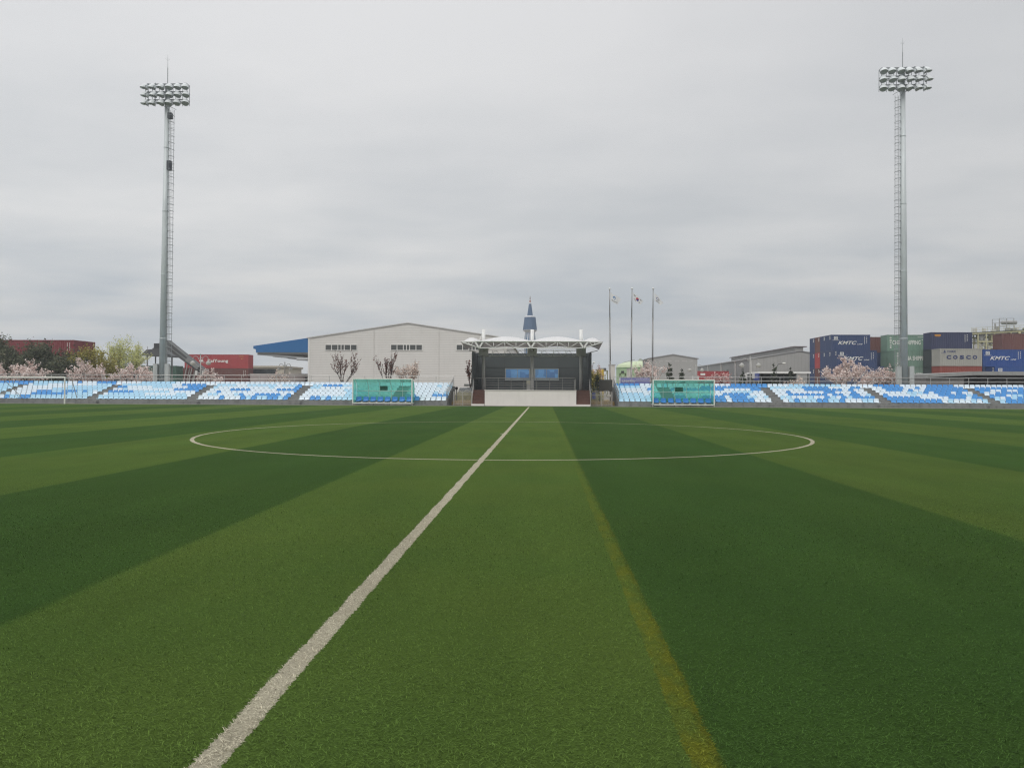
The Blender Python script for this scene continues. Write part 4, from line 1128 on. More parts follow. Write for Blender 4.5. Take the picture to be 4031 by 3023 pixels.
for lvl in range(4): container('brown', xm_, 121.2, lvl, 6.06, ('brown container at ground level behind the bright blue ones', 'brown container at second level behind the bright blue ones', 'brown container at third level behind the bright blue ones', 'brown container on top of the stack at the right photo edge')[lvl], G3)
# left: long red pair, red lettered stack, odd ones behind the tower
xa_ = X(289, 100) - 12.19
for j in range(2):
    for lvl in range(3):
        container('maroon', xa_, 100 + 2.47 * j, lvl, 12.19, f"long maroon container, {lv[lvl]} of three, {('nearer', 'farther')[j]} stack behind the dark hedge".replace('top', 'topmost'), G4, mk_codes if j == 0 else None)
xt_ = X(726, 142)
container('red', xt_, 142, 2, 12.19, 'long bright red container with white lettering on top', G4, mk_tai)
container('brown', xt_, 142, 1, 12.19, 'long brown container directly under the bright red lettered one', G4, mk_codes)
container('brown', xt_, 142, 0, 12.19, 'long brown container at ground level of the red lettered stack', G4)
for lvl in (0, 1): container('slate', X(950, 146), 146, lvl, 6.06, f'dark grey container at {("ground", "second")[lvl]} level right of the brown ones', G4)
for lvl in (0, 1):
    n_ = ('ground', 'second')[lvl]
    container('brown', X(600, 139), 139, lvl, 6.06, f'brown container at {n_} level, right of the green container', G4, mk_codes)
    container('darkgreen', X(555, 127), 127, lvl, 6.06, f'dark green container at {n_} level behind the left floodlight tower', G4)
    container('navy', X(520, 133), 133, lvl, 6.06, f'navy container at {n_} level left of the floodlight tower', G4)
    container('slate', X(420, 130), 130, lvl, 6.06, f'slate grey container at {n_} level below the pale green tree', G4)
    container('red', X(2745, 150), 150, lvl, 6.06, f'red container with white plate at {n_} level behind the right dugout', G4,
              (lambda root, x0, y0, z0, L: put(root, MB().box(x0 + .6, x0 + 1.5, y0 - .02, y0 - .012, z0 + 1.75, z0 + 2.15), 'plate', white_l)) if lvl else None)
    container('maroon', X(2709, 153), 153, lvl, 6.06, f'maroon container at {n_} level behind the red one with white plate', G4)
# ------------------------------------------------------------------ grey sheds, tank, low roof on the right
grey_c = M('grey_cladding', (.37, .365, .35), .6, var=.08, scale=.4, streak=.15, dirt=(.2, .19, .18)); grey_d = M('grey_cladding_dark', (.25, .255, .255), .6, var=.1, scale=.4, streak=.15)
grey_r = M('grey_roofing', (.33, .33, .33), .5, var=.1); trim = M('pale_trim', (.52, .51, .49), .5)
def gable(name, label, cat, xl, xm, xr, ze, zp, y0, y1, front, side, roofm, over=.25):
    root = thing(name, label, cat, (xm, y0, 0))
    MB().prism([(xl, 0), (xr, 0), (xr, ze), (xm, zp), (xl, ze)], y0, y1).build('wall', front, root)
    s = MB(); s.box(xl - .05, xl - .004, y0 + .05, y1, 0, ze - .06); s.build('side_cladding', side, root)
    r = MB()
    for x0, sg in ((xl, -1), (xr, 1)):
        r.prism([(x0 + sg * over, ze - .1 - .0), (xm, zp + .02), (xm, zp + .16), (x0 + sg * over, ze + .05)], y0 - .15, y1 + .1)
    r.build('roof', roofm, root)
    return root
Y = 150
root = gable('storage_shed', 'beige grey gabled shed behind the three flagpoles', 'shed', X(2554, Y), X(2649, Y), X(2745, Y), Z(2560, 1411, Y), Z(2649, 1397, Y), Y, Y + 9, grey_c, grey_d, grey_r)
b = MB()
for p0, p1 in ((2572, 2584), (2593, 2610), (2620, 2644), (2656, 2674), (2684, 2706), (2715, 2728)):
    a, c = at(p0, 1421, Y), at(p1, 1423, Y); b.box(a.x, c.x, Y - .02, Y - .004, c.z, a.z)
b.build('vent_strip', trim, root)
Y = 141
xl = X(2957, Y); xm = X(3148, Y); ze = Z(2957, 1412, Y); zp = Z(3148, 1383, Y)
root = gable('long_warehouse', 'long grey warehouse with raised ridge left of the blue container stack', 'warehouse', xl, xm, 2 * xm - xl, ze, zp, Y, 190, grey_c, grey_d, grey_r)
m_ = MB(); z1 = Z(3148, 1364, Y); m_.box(xm - .7, xm + .7, Y + .3, 189, zp - .1, z1 - .1); m_.build('ridge_monitor', M('monitor_grey', (.27, .265, .255), .6, var=.15, streak=.3), root)
MB().box(xm - 1.1, xm + 1.35, Y + .1, 189.3, z1 - .098, z1 + .06).build('monitor_roof', M('monitor_roof', (.17, .14, .14), .5), root)
for y in (Y + .05, 152, 164, 177): MB().cyl((xl - .16, y, 0), (xl - .16, y, ze - .1), .13, n=8).build('downpipe', trim, root)
MB().box(xl - .06, xl + .10, Y - .05, Y - .003, 0, ze - .1).build('corner_trim', trim, root)
s = MB()
for i in range(26): x = xl + .3 + i * .62; s.box(x, x + .03, Y - .015, Y - .003, 0, min(ze + (zp - ze) * max(0, 1 - abs(x - xm) / (xm - xl)), 99) - .25)
s.build('cladding_rib', M('cladding_rib', (.27, .265, .255), .6), root)
s = MB()
for q in (146, 158, 171): s.box(xl - .075, xl - .052, q, q + 1.6, ze - 2.2, ze - 1.5)
s.build('side_vent', M('dark_louvre', (.12, .13, .12), .6), root)
# open fronted low shed with white fascia
Y = 106
a, c = at(2985, 1463, Y), at(3192, 1470, Y)
t = thing('open_shed', 'low open fronted shed with white fascia left of the blue container stack', 'shed', ((a.x + c.x) / 2, Y, 0))
MB().box(a.x, c.x, Y, Y + 6, c.z, a.z).build('roof', M('white_fascia', (.78, .78, .76), .5), t)
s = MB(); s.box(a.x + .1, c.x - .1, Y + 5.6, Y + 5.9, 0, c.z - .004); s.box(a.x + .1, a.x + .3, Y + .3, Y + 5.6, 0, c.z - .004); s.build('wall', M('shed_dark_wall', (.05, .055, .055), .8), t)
for i in range(5): MB().bar((a.x + .3 + i * (c.x - a.x - .6) / 4, Y + .3, 0), (a.x + .3 + i * (c.x - a.x - .6) / 4, Y + .3, c.z - .004), .12).build('post', darkmetal, t)
s = MB()
for z in (1.0, 1.9, 2.7): s.box(a.x + .4, c.x - .4, Y + 4.6, Y + 5.5, z, z + .14)
s.build('shelf', M('shelf_grey', (.11, .11, .11), .7), t)
a, c = at(2967, 1470, 104), at(2989, 1497, 104)
t = thing('information_board', 'blue information board with white lines left of the open shed', 'sign', ((a.x + c.x) / 2, 104, 0))
MB().box(a.x, c.x, 103.96, 104.02, c.z, a.z).build('panel', M('board_blue', (.035, .05, .22), .5, var=.15), t)
b = MB()
for i in range(5): b.box(a.x + .08, c.x - .1 - .12 * (i % 3), 103.95, 103.958, a.z - .17 - .13 * i, a.z - .12 - .13 * i)
b.build('lettering', M('board_print', (.25, .28, .42), .6), t)
for x in (a.x + .06, c.x - .06): MB().bar((x, 104.06, 0), (x, 104.06, a.z), .06).build('post', steel, t)
# lime green tank
Y = 170; x = X(2517, Y); r = 90 * Y / FPX; zw = Z(2427, 1449, Y); zt = Z(2517, 1421, Y)
lime = M('lime_tank_paint', (.33, .47, .27), .5, var=.08, scale=.3, streak=.2, dirt=(.22, .32, .14)); lime2 = M('pale_tank_dome', (.50, .58, .38), .5, var=.08)
t = thing('storage_tank', 'pale lime green domed storage tank behind the flagpoles', 'tank', (x, Y, 0))
MB().lathe([(r, 0), (r, zw)], (x, Y, 0), 40).build('shell', lime, t, True)
MB().lathe([(r + .06, zw - .12), (r + .12, zw), (r + .06, zw + .04)], (x, Y, 0), 40).build('rim', M('tank_rim', (.17, .30, .14), .6), t, True)
MB().lathe([(r, zw + .01), (r * .985, zw + .5), (r * .9, zw + (zt - zw) * .52), (r * .66, zw + (zt - zw) * .78), (r * .35, zw + (zt - zw) * .95), (0, zt)], (x, Y, 0), 40).build('dome', lime2, t, True)
b = MB(); b.tube([(x - r * .97, Y - .3, zw + .6), (x - r * .62, Y - .3, zw + (zt - zw) * .85), (x - r * .2, Y - .3, zt + .3)], .05, 5); b.cyl((x + .2, Y, zt - .05), (x + .2, Y, zt + .5), .7, .2, 10)
b.build('roof_rail', M('tank_rail', (.22, .25, .2), .5), t)
for i, (p0, p1, pt, lab) in enumerate(((2401, 2421, 1438, 'narrow white block house left of the lime tank'), (2473, 2489, 1453, 'slim white shaft in front of the lime tank'), (2362, 2374, 1452, 'small white hut beyond the yellow gantry'))):
    Yb = 160 - i * 3; a, c = at(p0, pt, Yb), at(p1, pt, Yb)
    t = thing('block_house', lab, 'building', ((a.x + c.x) / 2, Yb, 0))
    w_ = MB().box(a.x, c.x, Yb, Yb + 3, 0, a.z).build('wall', M('white_block_wall', (.62, .59, .54), .8, var=.08, streak=.25), t)
    MB().box(a.x - .1, c.x + .1, Yb - .1, Yb + 3.1, a.z + .003, a.z + .18).build('roof', M('block_roof', (.40, .39, .37), .7), t)
    MB().box(a.x + .3, a.x + .3 + (c.x - a.x) * .4, Yb - .04, Yb - .004, 0, 2.1).build('door', M('grey_door', (.2, .2, .19), .6), w_)
def brace_frame(p0, p1, pt, Yb, m_, label):
    a, c = at(p0, pt, Yb), at(p1, pt, Yb)
    t = thing('steel_frame', label, 'steel frame', ((a.x + c.x) / 2, Yb, 0), 'braced frames beside the tank')
    b = MB()
    for x in (a.x, c.x): b.bar((x, Yb, 0), (x, Yb, a.z), .16)
    b.bar((a.x, Yb, a.z - .08), (c.x, Yb, a.z - .08), .16); b.bar((a.x, Yb, a.z * .5), (c.x, Yb, a.z * .5), .12)
    b.build('frame', m_, t)
    d_ = MB()
    for z0, z1 in ((a.z * .5, a.z), (0, a.z * .5)): d_.bar((a.x, Yb, z0), (c.x, Yb, z1), .09); d_.bar((a.x, Yb, z1), (c.x, Yb, z0), .09)
    d_.build('brace', m_, t)
    for q in (.35, .6): MB().lathe([(0, 0), (.16, .05), (.16, .4), (0, .5)], (a.x + (c.x - a.x) * q, Yb, a.z), 8).build('valve', darkmetal, t)
brace_frame(2372, 2391, 1458, 150, M('olive_steel', (.14, .145, .03), .6), 'olive braced steel frame beside the yellow gantry')
brace_frame(2440, 2463, 1469, 150, M('olive_steel_dark', (.07, .10, .03), .6), 'dark braced steel frame before the lime tank')
a, c = at(2335, 1456, 148), at(2374, 1500, 148)
t = thing('gantry', 'yellow steel gantry between the pavilion and the lime tank', 'gantry', ((a.x + c.x) / 2, 148, 0))
ym = M('yellow_steel', (.55, .38, .06), .5, var=.15); b = MB()
for x in (a.x, (a.x + c.x) / 2, c.x):
    for y in (147.3, 148.7): b.bar((x, y, 0), (x, y, a.z), .16)
b.build('leg', ym, t)
b = MB(); b.box(a.x - .2, c.x + .2, 147, 149, a.z - 1.1, a.z - .85)
for z in (a.z - .4, a.z): b.bar((a.x - .2, 147, z), (c.x + .2, 147, z), .06)
b.build('platform', ym, t)
b = MB(); b.box(c.x - 1.0, c.x - .1, 146.9, 147.6, a.z - .8, a.z + .1); b.build('hopper', M('yellow_hopper', (.6, .42, .03), .5), t)
# low grey shed, far right foreground
Y = 90
a, c = at(3637, 1473, Y), at(4200, 1463, Y); f0 = at(3800, 1461, Y)
t = thing('low_shed', 'low flat roofed grey shed in front of the containers at the right edge', 'shed', (f0.x + 4, Y, 0))
zr1 = Z(4000, 1463, Y); zr0 = Z(3637, 1474, Y)
r = MB(); r.prism([(a.x, zr0 - .35), (f0.x + 1, zr1 - .42), (c.x, zr1 - .42), (c.x, zr1), (f0.x + 1, zr1), (a.x, zr0)], Y - .5, Y + 12); r.build('roof', M('shed_roof_grey', (.28, .285, .28), .6, var=.12, streak=.3), t)
xo = X(3795, Y)
MB().box(a.x + .2, xo, Y, Y + 11, 0, zr0 - .36).build('wall', M('shed_wall_grey', (.22, .21, .20), .8, var=.15, streak=.3), t)
MB().box(xo + .01, c.x - .2, Y + 4, Y + 11, 0, zr1 - .43).build('back_wall', M('shed_back_wall', (.12, .115, .11), .8, var=.2), t)
MB().box(xo + .01, c.x - .2, Y + .02, Y + .12, 0, 2.05).build('low_wall', M('shed_low_wall', (.16, .155, .15), .8, var=.2), t)
j = MB()
for i in range(9): x = f0.x + i * 1.7; j.box(x, x + .03, Y - .512, Y - .502, zr1 - .40, zr1 - .02)
j.build('roof_joint', grey_d, t)

# ------------------------------------------------------------------ pipe rack of the plant, far right
Y = 172
pm = M('plant_steel_cream', (.44, .42, .25), .6, var=.2, streak=.3); pgr = M('plant_olive', (.23, .25, .12), .6, var=.2); pw = M('plant_white_cladding', (.56, .55, .53), .5, var=.15, streak=.3); pg = M('plant_grey', (.32, .32, .31), .45, .3, var=.2)
xl, xr = X(3822, Y), X(4140, Y)
zd = Z(3900, 1306, Y); zm = Z(3900, 1345, Y)
t = thing('pipe_rack', 'cream steel process plant with pipes and vessels above the far right containers', 'process plant', ((xl + xr) / 2, Y, 0))
sl_ = .055
def zt_(x): return zd + (x - xl - 6) * sl_
for i in range(9):
    x = X(3850, Y) + i * 1.75
    for y in (Y, Y + 5): MB().bar((x, y, 0), (x, y, zt_(x) - .3), .2 if i != 5 else .5).build('column', pm, t)
b = MB()
for y in (Y, Y + 5):
    b.bar((xl, y, zt_(xl) - .15), (xr, y, zt_(xr) - .15), .30); b.bar((xl + 1.5, y, zm), (xr, y, zm), .3); b.bar((xl + 1.5, y, zm - 3.4), (xr, y, zm - 3.4), .3)
b.build('beam', pm, t)
MB().add([(xl, Y - .3, zt_(xl) + .14), (xr, Y - .3, zt_(xr) + .14), (xr, Y + 5.3, zt_(xr) + .14), (xl, Y + 5.3, zt_(xl) + .14)], [(0, 1, 2, 3)]).build('deck', pgr, t)
h = MB()
for z in (.6, 1.15): h.bar((xl, Y - .25, zt_(xl) + z), (xr, Y - .25, zt_(xr) + z), .05)
for i in range(16): x = xl + i * (xr - xl) / 15; h.bar((x, Y - .25, zt_(x) + .14), (x, Y - .25, zt_(x) + 1.15), .05)
h.build('handrail', pm, t)
rr = random.Random(5)
for i in range(34):
    y = Y + .5 + rr.random() * 4; z = zm + (-1.6, -.8, .35, 1.0, 1.7)[i % 5] + rr.random() * .3; r = rr.choice((.07, .1, .14, .2))
    x0 = xl + 1.6 + rr.random() * 5; x1 = min(xr, x0 + 4 + rr.random() * 9)
    p = MB(); p.tube([(x0, y, z - 2.2 * rr.random()), (x0, y, z), (x1, y, z), (x1, y, z - 2.5 * rr.random())], r, 8); p.build('pipe', rr.choice((pw, pg, pm, pgr)), t, True)
for i in range(17):
    x = xl + 1.6 + i * .72 + rr.random() * .4; z = zm + (-1.9, .25, -1.0)[i % 3]
    b = MB(); b.box(x, x + .5 + rr.random() * .7, Y + .5, Y + 1.8, z, z + .9 + rr.random() * .9); b.build('equipment_box', rr.choice((pw, pw, pw, pg, pm)), t)
for i in range(9):
    x = X(3850, Y) + i * 1.75; m_ = MB(); m_.bar((x, Y + .1, zm - 3.3), (x + 1.75, Y + .1, zm), .11); m_.bar((x + 1.75, Y + .1, zm - 3.3), (x, Y + .1, zm), .11); m_.build('brace', pm, t)
for i in range(12):
    x = xl + 1 + i * 1.5 + rr.random(); b = MB(); b.box(x, x + .4 + rr.random() * .5, Y + .5, Y + 1.4, zt_(x) + .15, zt_(x) + .5 + rr.random() * .7); b.build('deck_equipment', rr.choice((pw, pg, pm, pgr)), t)
for px, ln, r_ in ((3960, 1.1, .42), (3983, 1.1, .46)):
    v = at(px, 1270, Y + 2); m_ = MB(); m_.lathe([(0, -ln), (r_ * .7, -ln * .93), (r_, -ln * .75), (r_, ln * .75), (r_ * .7, ln * .93), (0, ln)], (v.x, Y + 2, v.z), 16, Mx=Matrix.Rotation(R(90), 3, 'Y')); m_.build('vessel', pg, t, True)
f = MB(); a, c = at(3942, 1252, Y), at(4000, 1290, Y)
for x in (a.x, (a.x + c.x) / 2, c.x):
    for y in (Y + .8, Y + 3.4): f.bar((x, y, zt_(x)), (x, y, a.z), .1)
for z in (a.z, a.z - .8, a.z - 1.6): f.bar((a.x, Y + .8, z), (c.x, Y + .8, z), .07); f.bar((a.x, Y + 3.4, z), (c.x, Y + 3.4, z), .07)
f.build('vessel_frame', pg, t)
for px, py in ((3928, 1272), (3932, 1285)): v = at(px, py, Y); MB().cyl((v.x, Y + 1, zt_(v.x)), (v.x, Y + 1, v.z), .18, n=8).build('stack_pipe', pg, t)

# ------------------------------------------------------------------ conveyor and hopper at left
Y = 110
cg = M('conveyor_grey', (.10, .105, .11), .6, .2, var=.2, streak=.3); cl_ = M('conveyor_light', (.22, .225, .22), .6, .2, var=.2)
a, c = at(657, 1352, Y), at(812, 1470, Y)
t = thing('conveyor', 'dark inclined belt conveyor slanting down right beside the left floodlight tower', 'conveyor', ((a.x + c.x) / 2, Y, 0))
d_ = (c - a); n_ = Vector((-d_.z, 0, d_.x)).normalized()
b = MB(); b.add([a + n_ * .55 + Vector((0, y, 0)) for y in (-.6, .6)] + [c + n_ * .4 + Vector((0, y, 0)) for y in (-.6, .6)] + [a - n_ * .55 + Vector((0, y, 0)) for y in (-.6, .6)] + [c - n_ * .35 + Vector((0, y, 0)) for y in (-.6, .6)],
              [(0, 1, 3, 2), (4, 6, 7, 5), (0, 2, 6, 4), (1, 5, 7, 3), (0, 4, 5, 1), (2, 3, 7, 6)]); b.build('belt_frame', cg, t)
b = MB(); b.bar(a + n_ * .52 + Vector((0, -.62, 0)), c + n_ * .3 + Vector((0, -.62, 0)), .12); b.bar(a - n_ * .05 + Vector((0, -.66, 0)), c + Vector((0, -.66, 0)), .10); b.build('side_rail', cl_, t)
MB().cyl(a + Vector((-.25, -.7, -.1)), a + Vector((-.25, .7, -.1)), .55, n=14).build('head_pulley', cg, t)
mid = a.lerp(c, .72); m_ = a.lerp(c, .55)
b = MB(); b.bar(m_ + n_ * .1 + Vector((0, -.68, 0)), a.lerp(c, .85) + n_ * .1 + Vector((0, -.68, 0)), .5); b.build('skirt', cl_, t)
for f_ in (.58, .70, .8):
    q = a.lerp(c, f_)
    for y in (-.5, .5): MB().bar((q.x, Y + y, q.z), (q.x - 1.1, Y + y, 0), .12).build('support_leg', M('conveyor_leg', (.34, .33, .31), .6), t)
a, c = at(568, 1396, 112), at(682, 1406, 112)
t = thing('screening_plant', 'dark hopper platform with sloping roof left of the floodlight tower foot', 'hopper', ((a.x + c.x) / 2, 112, 0))
p = lambda x, y: (at(x, y, 112).x, at(x, y, 112).z)
MB().prism([p(567, 1399), p(590, 1378), p(650, 1372), p(684, 1401), p(684, 1407), p(567, 1401)], 111, 114).build('hood', cg, t)
b = MB(); q = at(612, 1370, 112); b.cyl((q.x, 111.6, q.z - .3), (q.x, 113, q.z - .3), .32, n=12); q = at(620, 1350, 112); b.box(q.x - .3, q.x + .7, 111.5, 113, q.z - 1.4, q.z - .1); b.build('drive_motor', M('motor_dark', (.05, .052, .055), .6), t)
for px in (589, 655):
    for y in (111.3, 113.7): MB().bar((X(px, 112), y, 0), (X(px, 112), y, at(px, 1400, 112).z), .14).build('leg', cl_, t)
b = MB(); b.bar((X(592, 112), 111.2, Z(592, 1415, 112)), (X(612, 112), 111.2, Z(612, 1399, 112)), .09); b.bar((X(591, 112), 111.2, Z(591, 1377, 112)), (X(591, 112), 111.2, Z(591, 1365, 112)), .05); b.build('strut', cl_, t)

# ------------------------------------------------------------------ street lamps
lampm = M('lamp_post_paint', (.36, .36, .34), .5, var=.1); lampd = M('lamp_post_dark', (.13, .13, .125), .5); globe = M('lamp_bowl', (.66, .66, .60), .3, var=.05)
def double_lamp(px, py, Y, label, m_, boxes=False):
    x = X(px, Y); H = Z(px, py, Y)
    t = thing('street_lamp', label, 'street lamp', (x, Y, 0), 'double armed street lamps')
    p = MB(); p.cyl((x, Y, 0), (x, Y, 1.0), .11, .09, 10); p.cyl((x, Y, 1.0), (x, Y, H), .075, .055, 10); p.lathe([(.05, H), (.10, H + .05), (.0, H + .2)], (x, Y, 0), 8); p.build('post', m_, t, True)
    for s in (-1, 1):
        a = MB(); cxx = x + s * .62; a.tube([(cxx - s * .62, Y, H - .35), (cxx - s * .38, Y, H - .38)] + [(cxx + .36 * math.cos(k), Y, H - .55 + .42 * math.sin(k)) for k in [math.pi * (1 - j / 10) if s > 0 else math.pi * j / 10 for j in range(11)]], .035, 6); a.build('arm', m_, t, True)
        lx = cxx + s * .36
        L = MB(); L.lathe([(.06, .28), (.12, .22), (.32, .05), (.33, 0)], (lx, Y, H - .95), 14); o = L.build('lamp_hood', m_, t, True)
        MB().lathe([(.32, -.003), (.27, -.16), (.15, -.26), (0, -.29)], (lx, Y, H - .95), 14).build('lamp_bowl', globe, o, True)
    if boxes:
        b = MB(); b.box(x - .62, x - .40, Y - .1, Y + .1, H - 2.5, H - 1.9); b.box(x + .25, x + .5, Y - .1, Y + .1, H - 2.5, H - 1.9); b.bar((x - .5, Y, H - 2.2), (x + .4, Y, H - 2.2), .05); b.build('loudspeaker', M('speaker_white', (.55, .55, .53), .5), t)
double_lamp(789, 1398, 93, 'double armed street lamp in front of the red lettered container', lampm, True)
double_lamp(1121, 1429, 125, 'dark double armed street lamp under the blue canopy', lampd)
double_lamp(2953, 1406, 92, 'double armed street lamp with loudspeakers at the long grey warehouse corner', lampm, True)
double_lamp(2739, 1433, 124, 'double armed street lamp in front of the small red containers', lampm, True)
def single_lamp(px, py, Y, label, dx):
    x = X(px, Y); H = Z(px, py, Y); t = thing('street_lamp', label, 'street lamp', (x, Y, 0))
    MB().tube([(x, Y, 0), (x, Y, H - .6), (x + dx * .3, Y, H - .1), (x + dx * .9, Y, H)], .05, 6).build('post', lampd, t, True)
    MB().lathe([(0, .12), (.16, .1), (.24, 0), (.2, -.06), (0, -.1)], (x + dx * 1.0, Y, H), 10).build('lamp_head', globe, t, True)
single_lamp(3055, 1430, 100, 'single curved street lamp above the open shed roof', 1)
single_lamp(2333, 1427, 120, 'small single street lamp right of the pavilion', .2)
# ------------------------------------------------------------------ trees and shrubs
bark = M('dark_bark', (.055, .042, .035), .9, var=.3, scale=6); bark_g = M('grey_bark', (.12, .11, .085), .9, var=.3, scale=6)
L_pink = Mleaf('cherry_blossom', [(0, (.46, .34, .30)), (.3, (.74, .59, .54)), (.7, (.85, .74, .70)), (1, (.90, .84, .80))])
L_pale = Mleaf('pale_blossom', [(0, (.52, .40, .34)), (.5, (.74, .62, .55)), (1, (.84, .77, .70))])
L_rose = Mleaf('rose_blossom', [(0, (.42, .20, .19)), (.5, (.66, .42, .40)), (1, (.78, .60, .56))])
L_ever = Mleaf('evergreen_leaf', [(0, (.05, .062, .036)), (.5, (.088, .102, .06)), (.85, (.12, .134, .076)), (1, (.17, .15, .095))], trans=.15)
L_olive = Mleaf('olive_leaf', [(0, (.17, .155, .035)), (.5, (.30, .265, .06)), (1, (.42, .38, .12))])
L_spring = Mleaf('spring_leaf', [(0, (.40, .43, .13)), (.5, (.60, .62, .26)), (1, (.72, .71, .40))])
L_bud = Mleaf('reddish_bud', [(0, (.10, .035, .028)), (.6, (.17, .065, .05)), (1, (.23, .12, .09))])
L_pine = Mleaf('pine_needle', [(0, (.03, .042, .028)), (.6, (.055, .07, .042)), (1, (.085, .10, .06))], trans=.1)
L_dry = Mleaf('dry_grass_blade', [(0, (.42, .30, .12)), (.6, (.58, .43, .20)), (1, (.66, .54, .30))])
L_reed = Mleaf('reed_leaf', [(0, (.15, .15, .04)), (.5, (.29, .28, .08)), (1, (.44, .40, .15))])

def skeleton(rg, limbs, levels, spread, upb, kids=(3, 4), trunk=.22, curve=.25):
    segs = []
    def branch(p, d, L, r, lv):
        n = 3; q = p
        for i in range(n):
            d2 = (d + Vector(rg.normal(0, curve, 3)) * .5 + Vector((0, 0, upb * .25))).normalized()
            q2 = q + d2 * (L / n); r2 = r * (1 - .22 * (i + 1) / n * 1.2)
            segs.append((q, q2, r * (1 - .22 * i / n * 1.2), r2, lv)); q = q2; d = d2
            if lv < levels and i >= 1:
                for k in range(int(rg.integers(kids[0] - 1, kids[1]))):
                    sd = (d + Vector(rg.normal(0, 1, 3)).normalized() * spread + Vector((0, 0, upb * .4))).normalized()
                    branch(q, sd, L * rg.uniform(.45, .75), r2 * .6, lv + 1)
        return
    base = Vector((0, 0, 0)); top = Vector((rg.normal(0, .02), rg.normal(0, .02), trunk))
    segs.append((base, top, .045, .035, 0))
    for k in range(limbs):
        a = 2 * math.pi * (k + rg.uniform(-.3, .3)) / limbs
        d = Vector((math.cos(a) * spread, math.sin(a) * spread, rg.uniform(.35, .9) + upb)).normalized()
        branch(top + Vector((0, 0, rg.uniform(-.05, .05))), d, rg.uniform(.32, .46), .024, 1)
    return segs
def leaf_quads(rg, pts, size, flat=0., aspect=1.6):
    n = len(pts); P_ = np.array(pts)
    a = rg.normal(0, 1, (n, 3)); a /= np.linalg.norm(a, axis=1)[:, None] + 1e-9
    b = rg.normal(0, 1, (n, 3)); b -= a * (a * b).sum(1)[:, None]; b /= np.linalg.norm(b, axis=1)[:, None] + 1e-9
    s = size * rg.uniform(.55, 1.35, n)[:, None]
    V = np.stack([P_ - a * s * aspect * .5, P_ + b * s * .5, P_ + a * s * aspect * .5, P_ - b * s * .5], 1)
    return V.reshape(-1, 3), [(4 * i, 4 * i + 1, 4 * i + 2, 4 * i + 3) for i in range(n)]
def tree(name, label, cat, group, px, Y, w_, h_, z0, leafm, barkm, seed, n_leaf, size, limbs=6, levels=3, spread=.9, upb=.25, leaf_lv=2, jit=.05, trunk=.22, thick=1., kids=(3, 4), ztop=99.5, dep=None, skew=0, crown='crown'):
    rg = np.random.default_rng(seed)
    sg = skeleton(rg, limbs, levels, spread, upb, kids, trunk)
    A = np.array([list(s[1]) for s in sg])
    lo, hi = np.percentile(A[:, 0], 2), np.percentile(A[:, 0], 98)
    sx = w_ / (hi - lo); sz = (h_ - z0) / np.percentile(A[:, 2], ztop); cxm = (hi + lo) / 2
    ylo, yhi = np.percentile(A[:, 1], 1), np.percentile(A[:, 1], 99); sy = (dep or w_) / (yhi - ylo); cym = (ylo + yhi) / 2
    x0 = X(px, Y)
    f = lambda q: Vector((x0 + (q.x - cxm) * sx + skew * q.z, Y + (q.y - cym) * sy, z0 + q.z * sz))
    root = thing(name, label, cat, (x0, Y, 0), group)
    t = MB(); rs_ = thick * min(1.6, (sx + sz) / 2)
    b0 = f(sg[0][0]); t.cyl((b0.x, b0.y, 0), f(sg[0][0]), .05 * rs_, .047 * rs_, 7) if z0 > .05 else None
    for p, q, r0, r1, lv in sg:
        if lv >= 4: continue
        t.cyl(f(p), f(q), max(.007, r0 * rs_), max(.005, r1 * rs_), 5 if lv < 2 else 4, cap=False)
    t.build('trunk', barkm, root, fixn=False)
    fine = [s for s in sg if s[4] >= leaf_lv]
    pts = []; wts = np.array([(s[1] - s[0]).length for s in fine]); wts /= wts.sum()
    idx = rg.choice(len(fine), n_leaf, p=wts)
    clump = rg.random(len(fine)) 
    for i in idx:
        if clump[i] < .12: continue
        p, q = fine[i][0], fine[i][1]; c = f(p.lerp(q, rg.random()))
        pts.append(c + Vector(rg.normal(0, jit, 3)))
    v, fs = leaf_quads(rg, pts, size)
    m_ = MB(); m_.add(v.tolist(), fs); m_.build(crown, leafm, root, fixn=False)
    return root
def top(px, py, Y): return Z(px, py, Y)
GC = 'cherry trees behind the grandstands'
def cherry(p0, p1, pyt, Y, label, seed, leafm=L_pink, n=4200, z0=.9, **k):
    w_ = X(p1, Y) - X(p0, Y); pxm = (p0 + p1) / 2
    d = dict(limbs=8, levels=3, spread=.95, upb=.22, leaf_lv=2, jit=.075, trunk=.14, ztop=100); d.update(k)
    tree('cherry_tree', label, 'tree', GC, pxm, Y, w_ * .9, top(pxm, pyt, Y), z0, leafm, bark, seed, n, .115, **d)
cherry(4, 160, 1413, 77, 'pink cherry tree in blossom above the goal crossbar at left', 1)
cherry(276, 412, 1408, 77, 'pink cherry tree in blossom under the long maroon container', 2)
cherry(462, 622, 1430, 79, 'pink cherry tree in blossom left of the left floodlight tower', 3)
cherry(786, 877, 1447, 79, 'small pink cherry tree in front of the red lettered container', 4, n=1500, z0=.6)
cherry(1060, 1140, 1455, 84, 'thin pale cherry tree under the blue canopy', 5, L_pale, n=900, z0=.5)
cherry(1556, 1652, 1412, 86, 'pale cherry tree with sparse blossom before the white hall', 6, L_pale, n=1900, upb=.4, spread=.75)
cherry(2482, 2612, 1412, 84, 'pink cherry tree with long bare shoots before the beige grey shed', 7, n=2600, upb=.25, kids=(3, 4))
cherry(2780, 2872, 1460, 90, 'rose cherry tree in front of the small red containers', 8, L_rose, n=2600, upb=.35, spread=.8, z0=.5)
cherry(3080, 3168, 1478, 78, 'small white blossom tree in front of the open shed', 9, L_pale, n=1700, z0=.3)
cherry(3240, 3440, 1402, 77, 'largest pink cherry tree, in front of the blue containers', 10, n=7500, limbs=9)
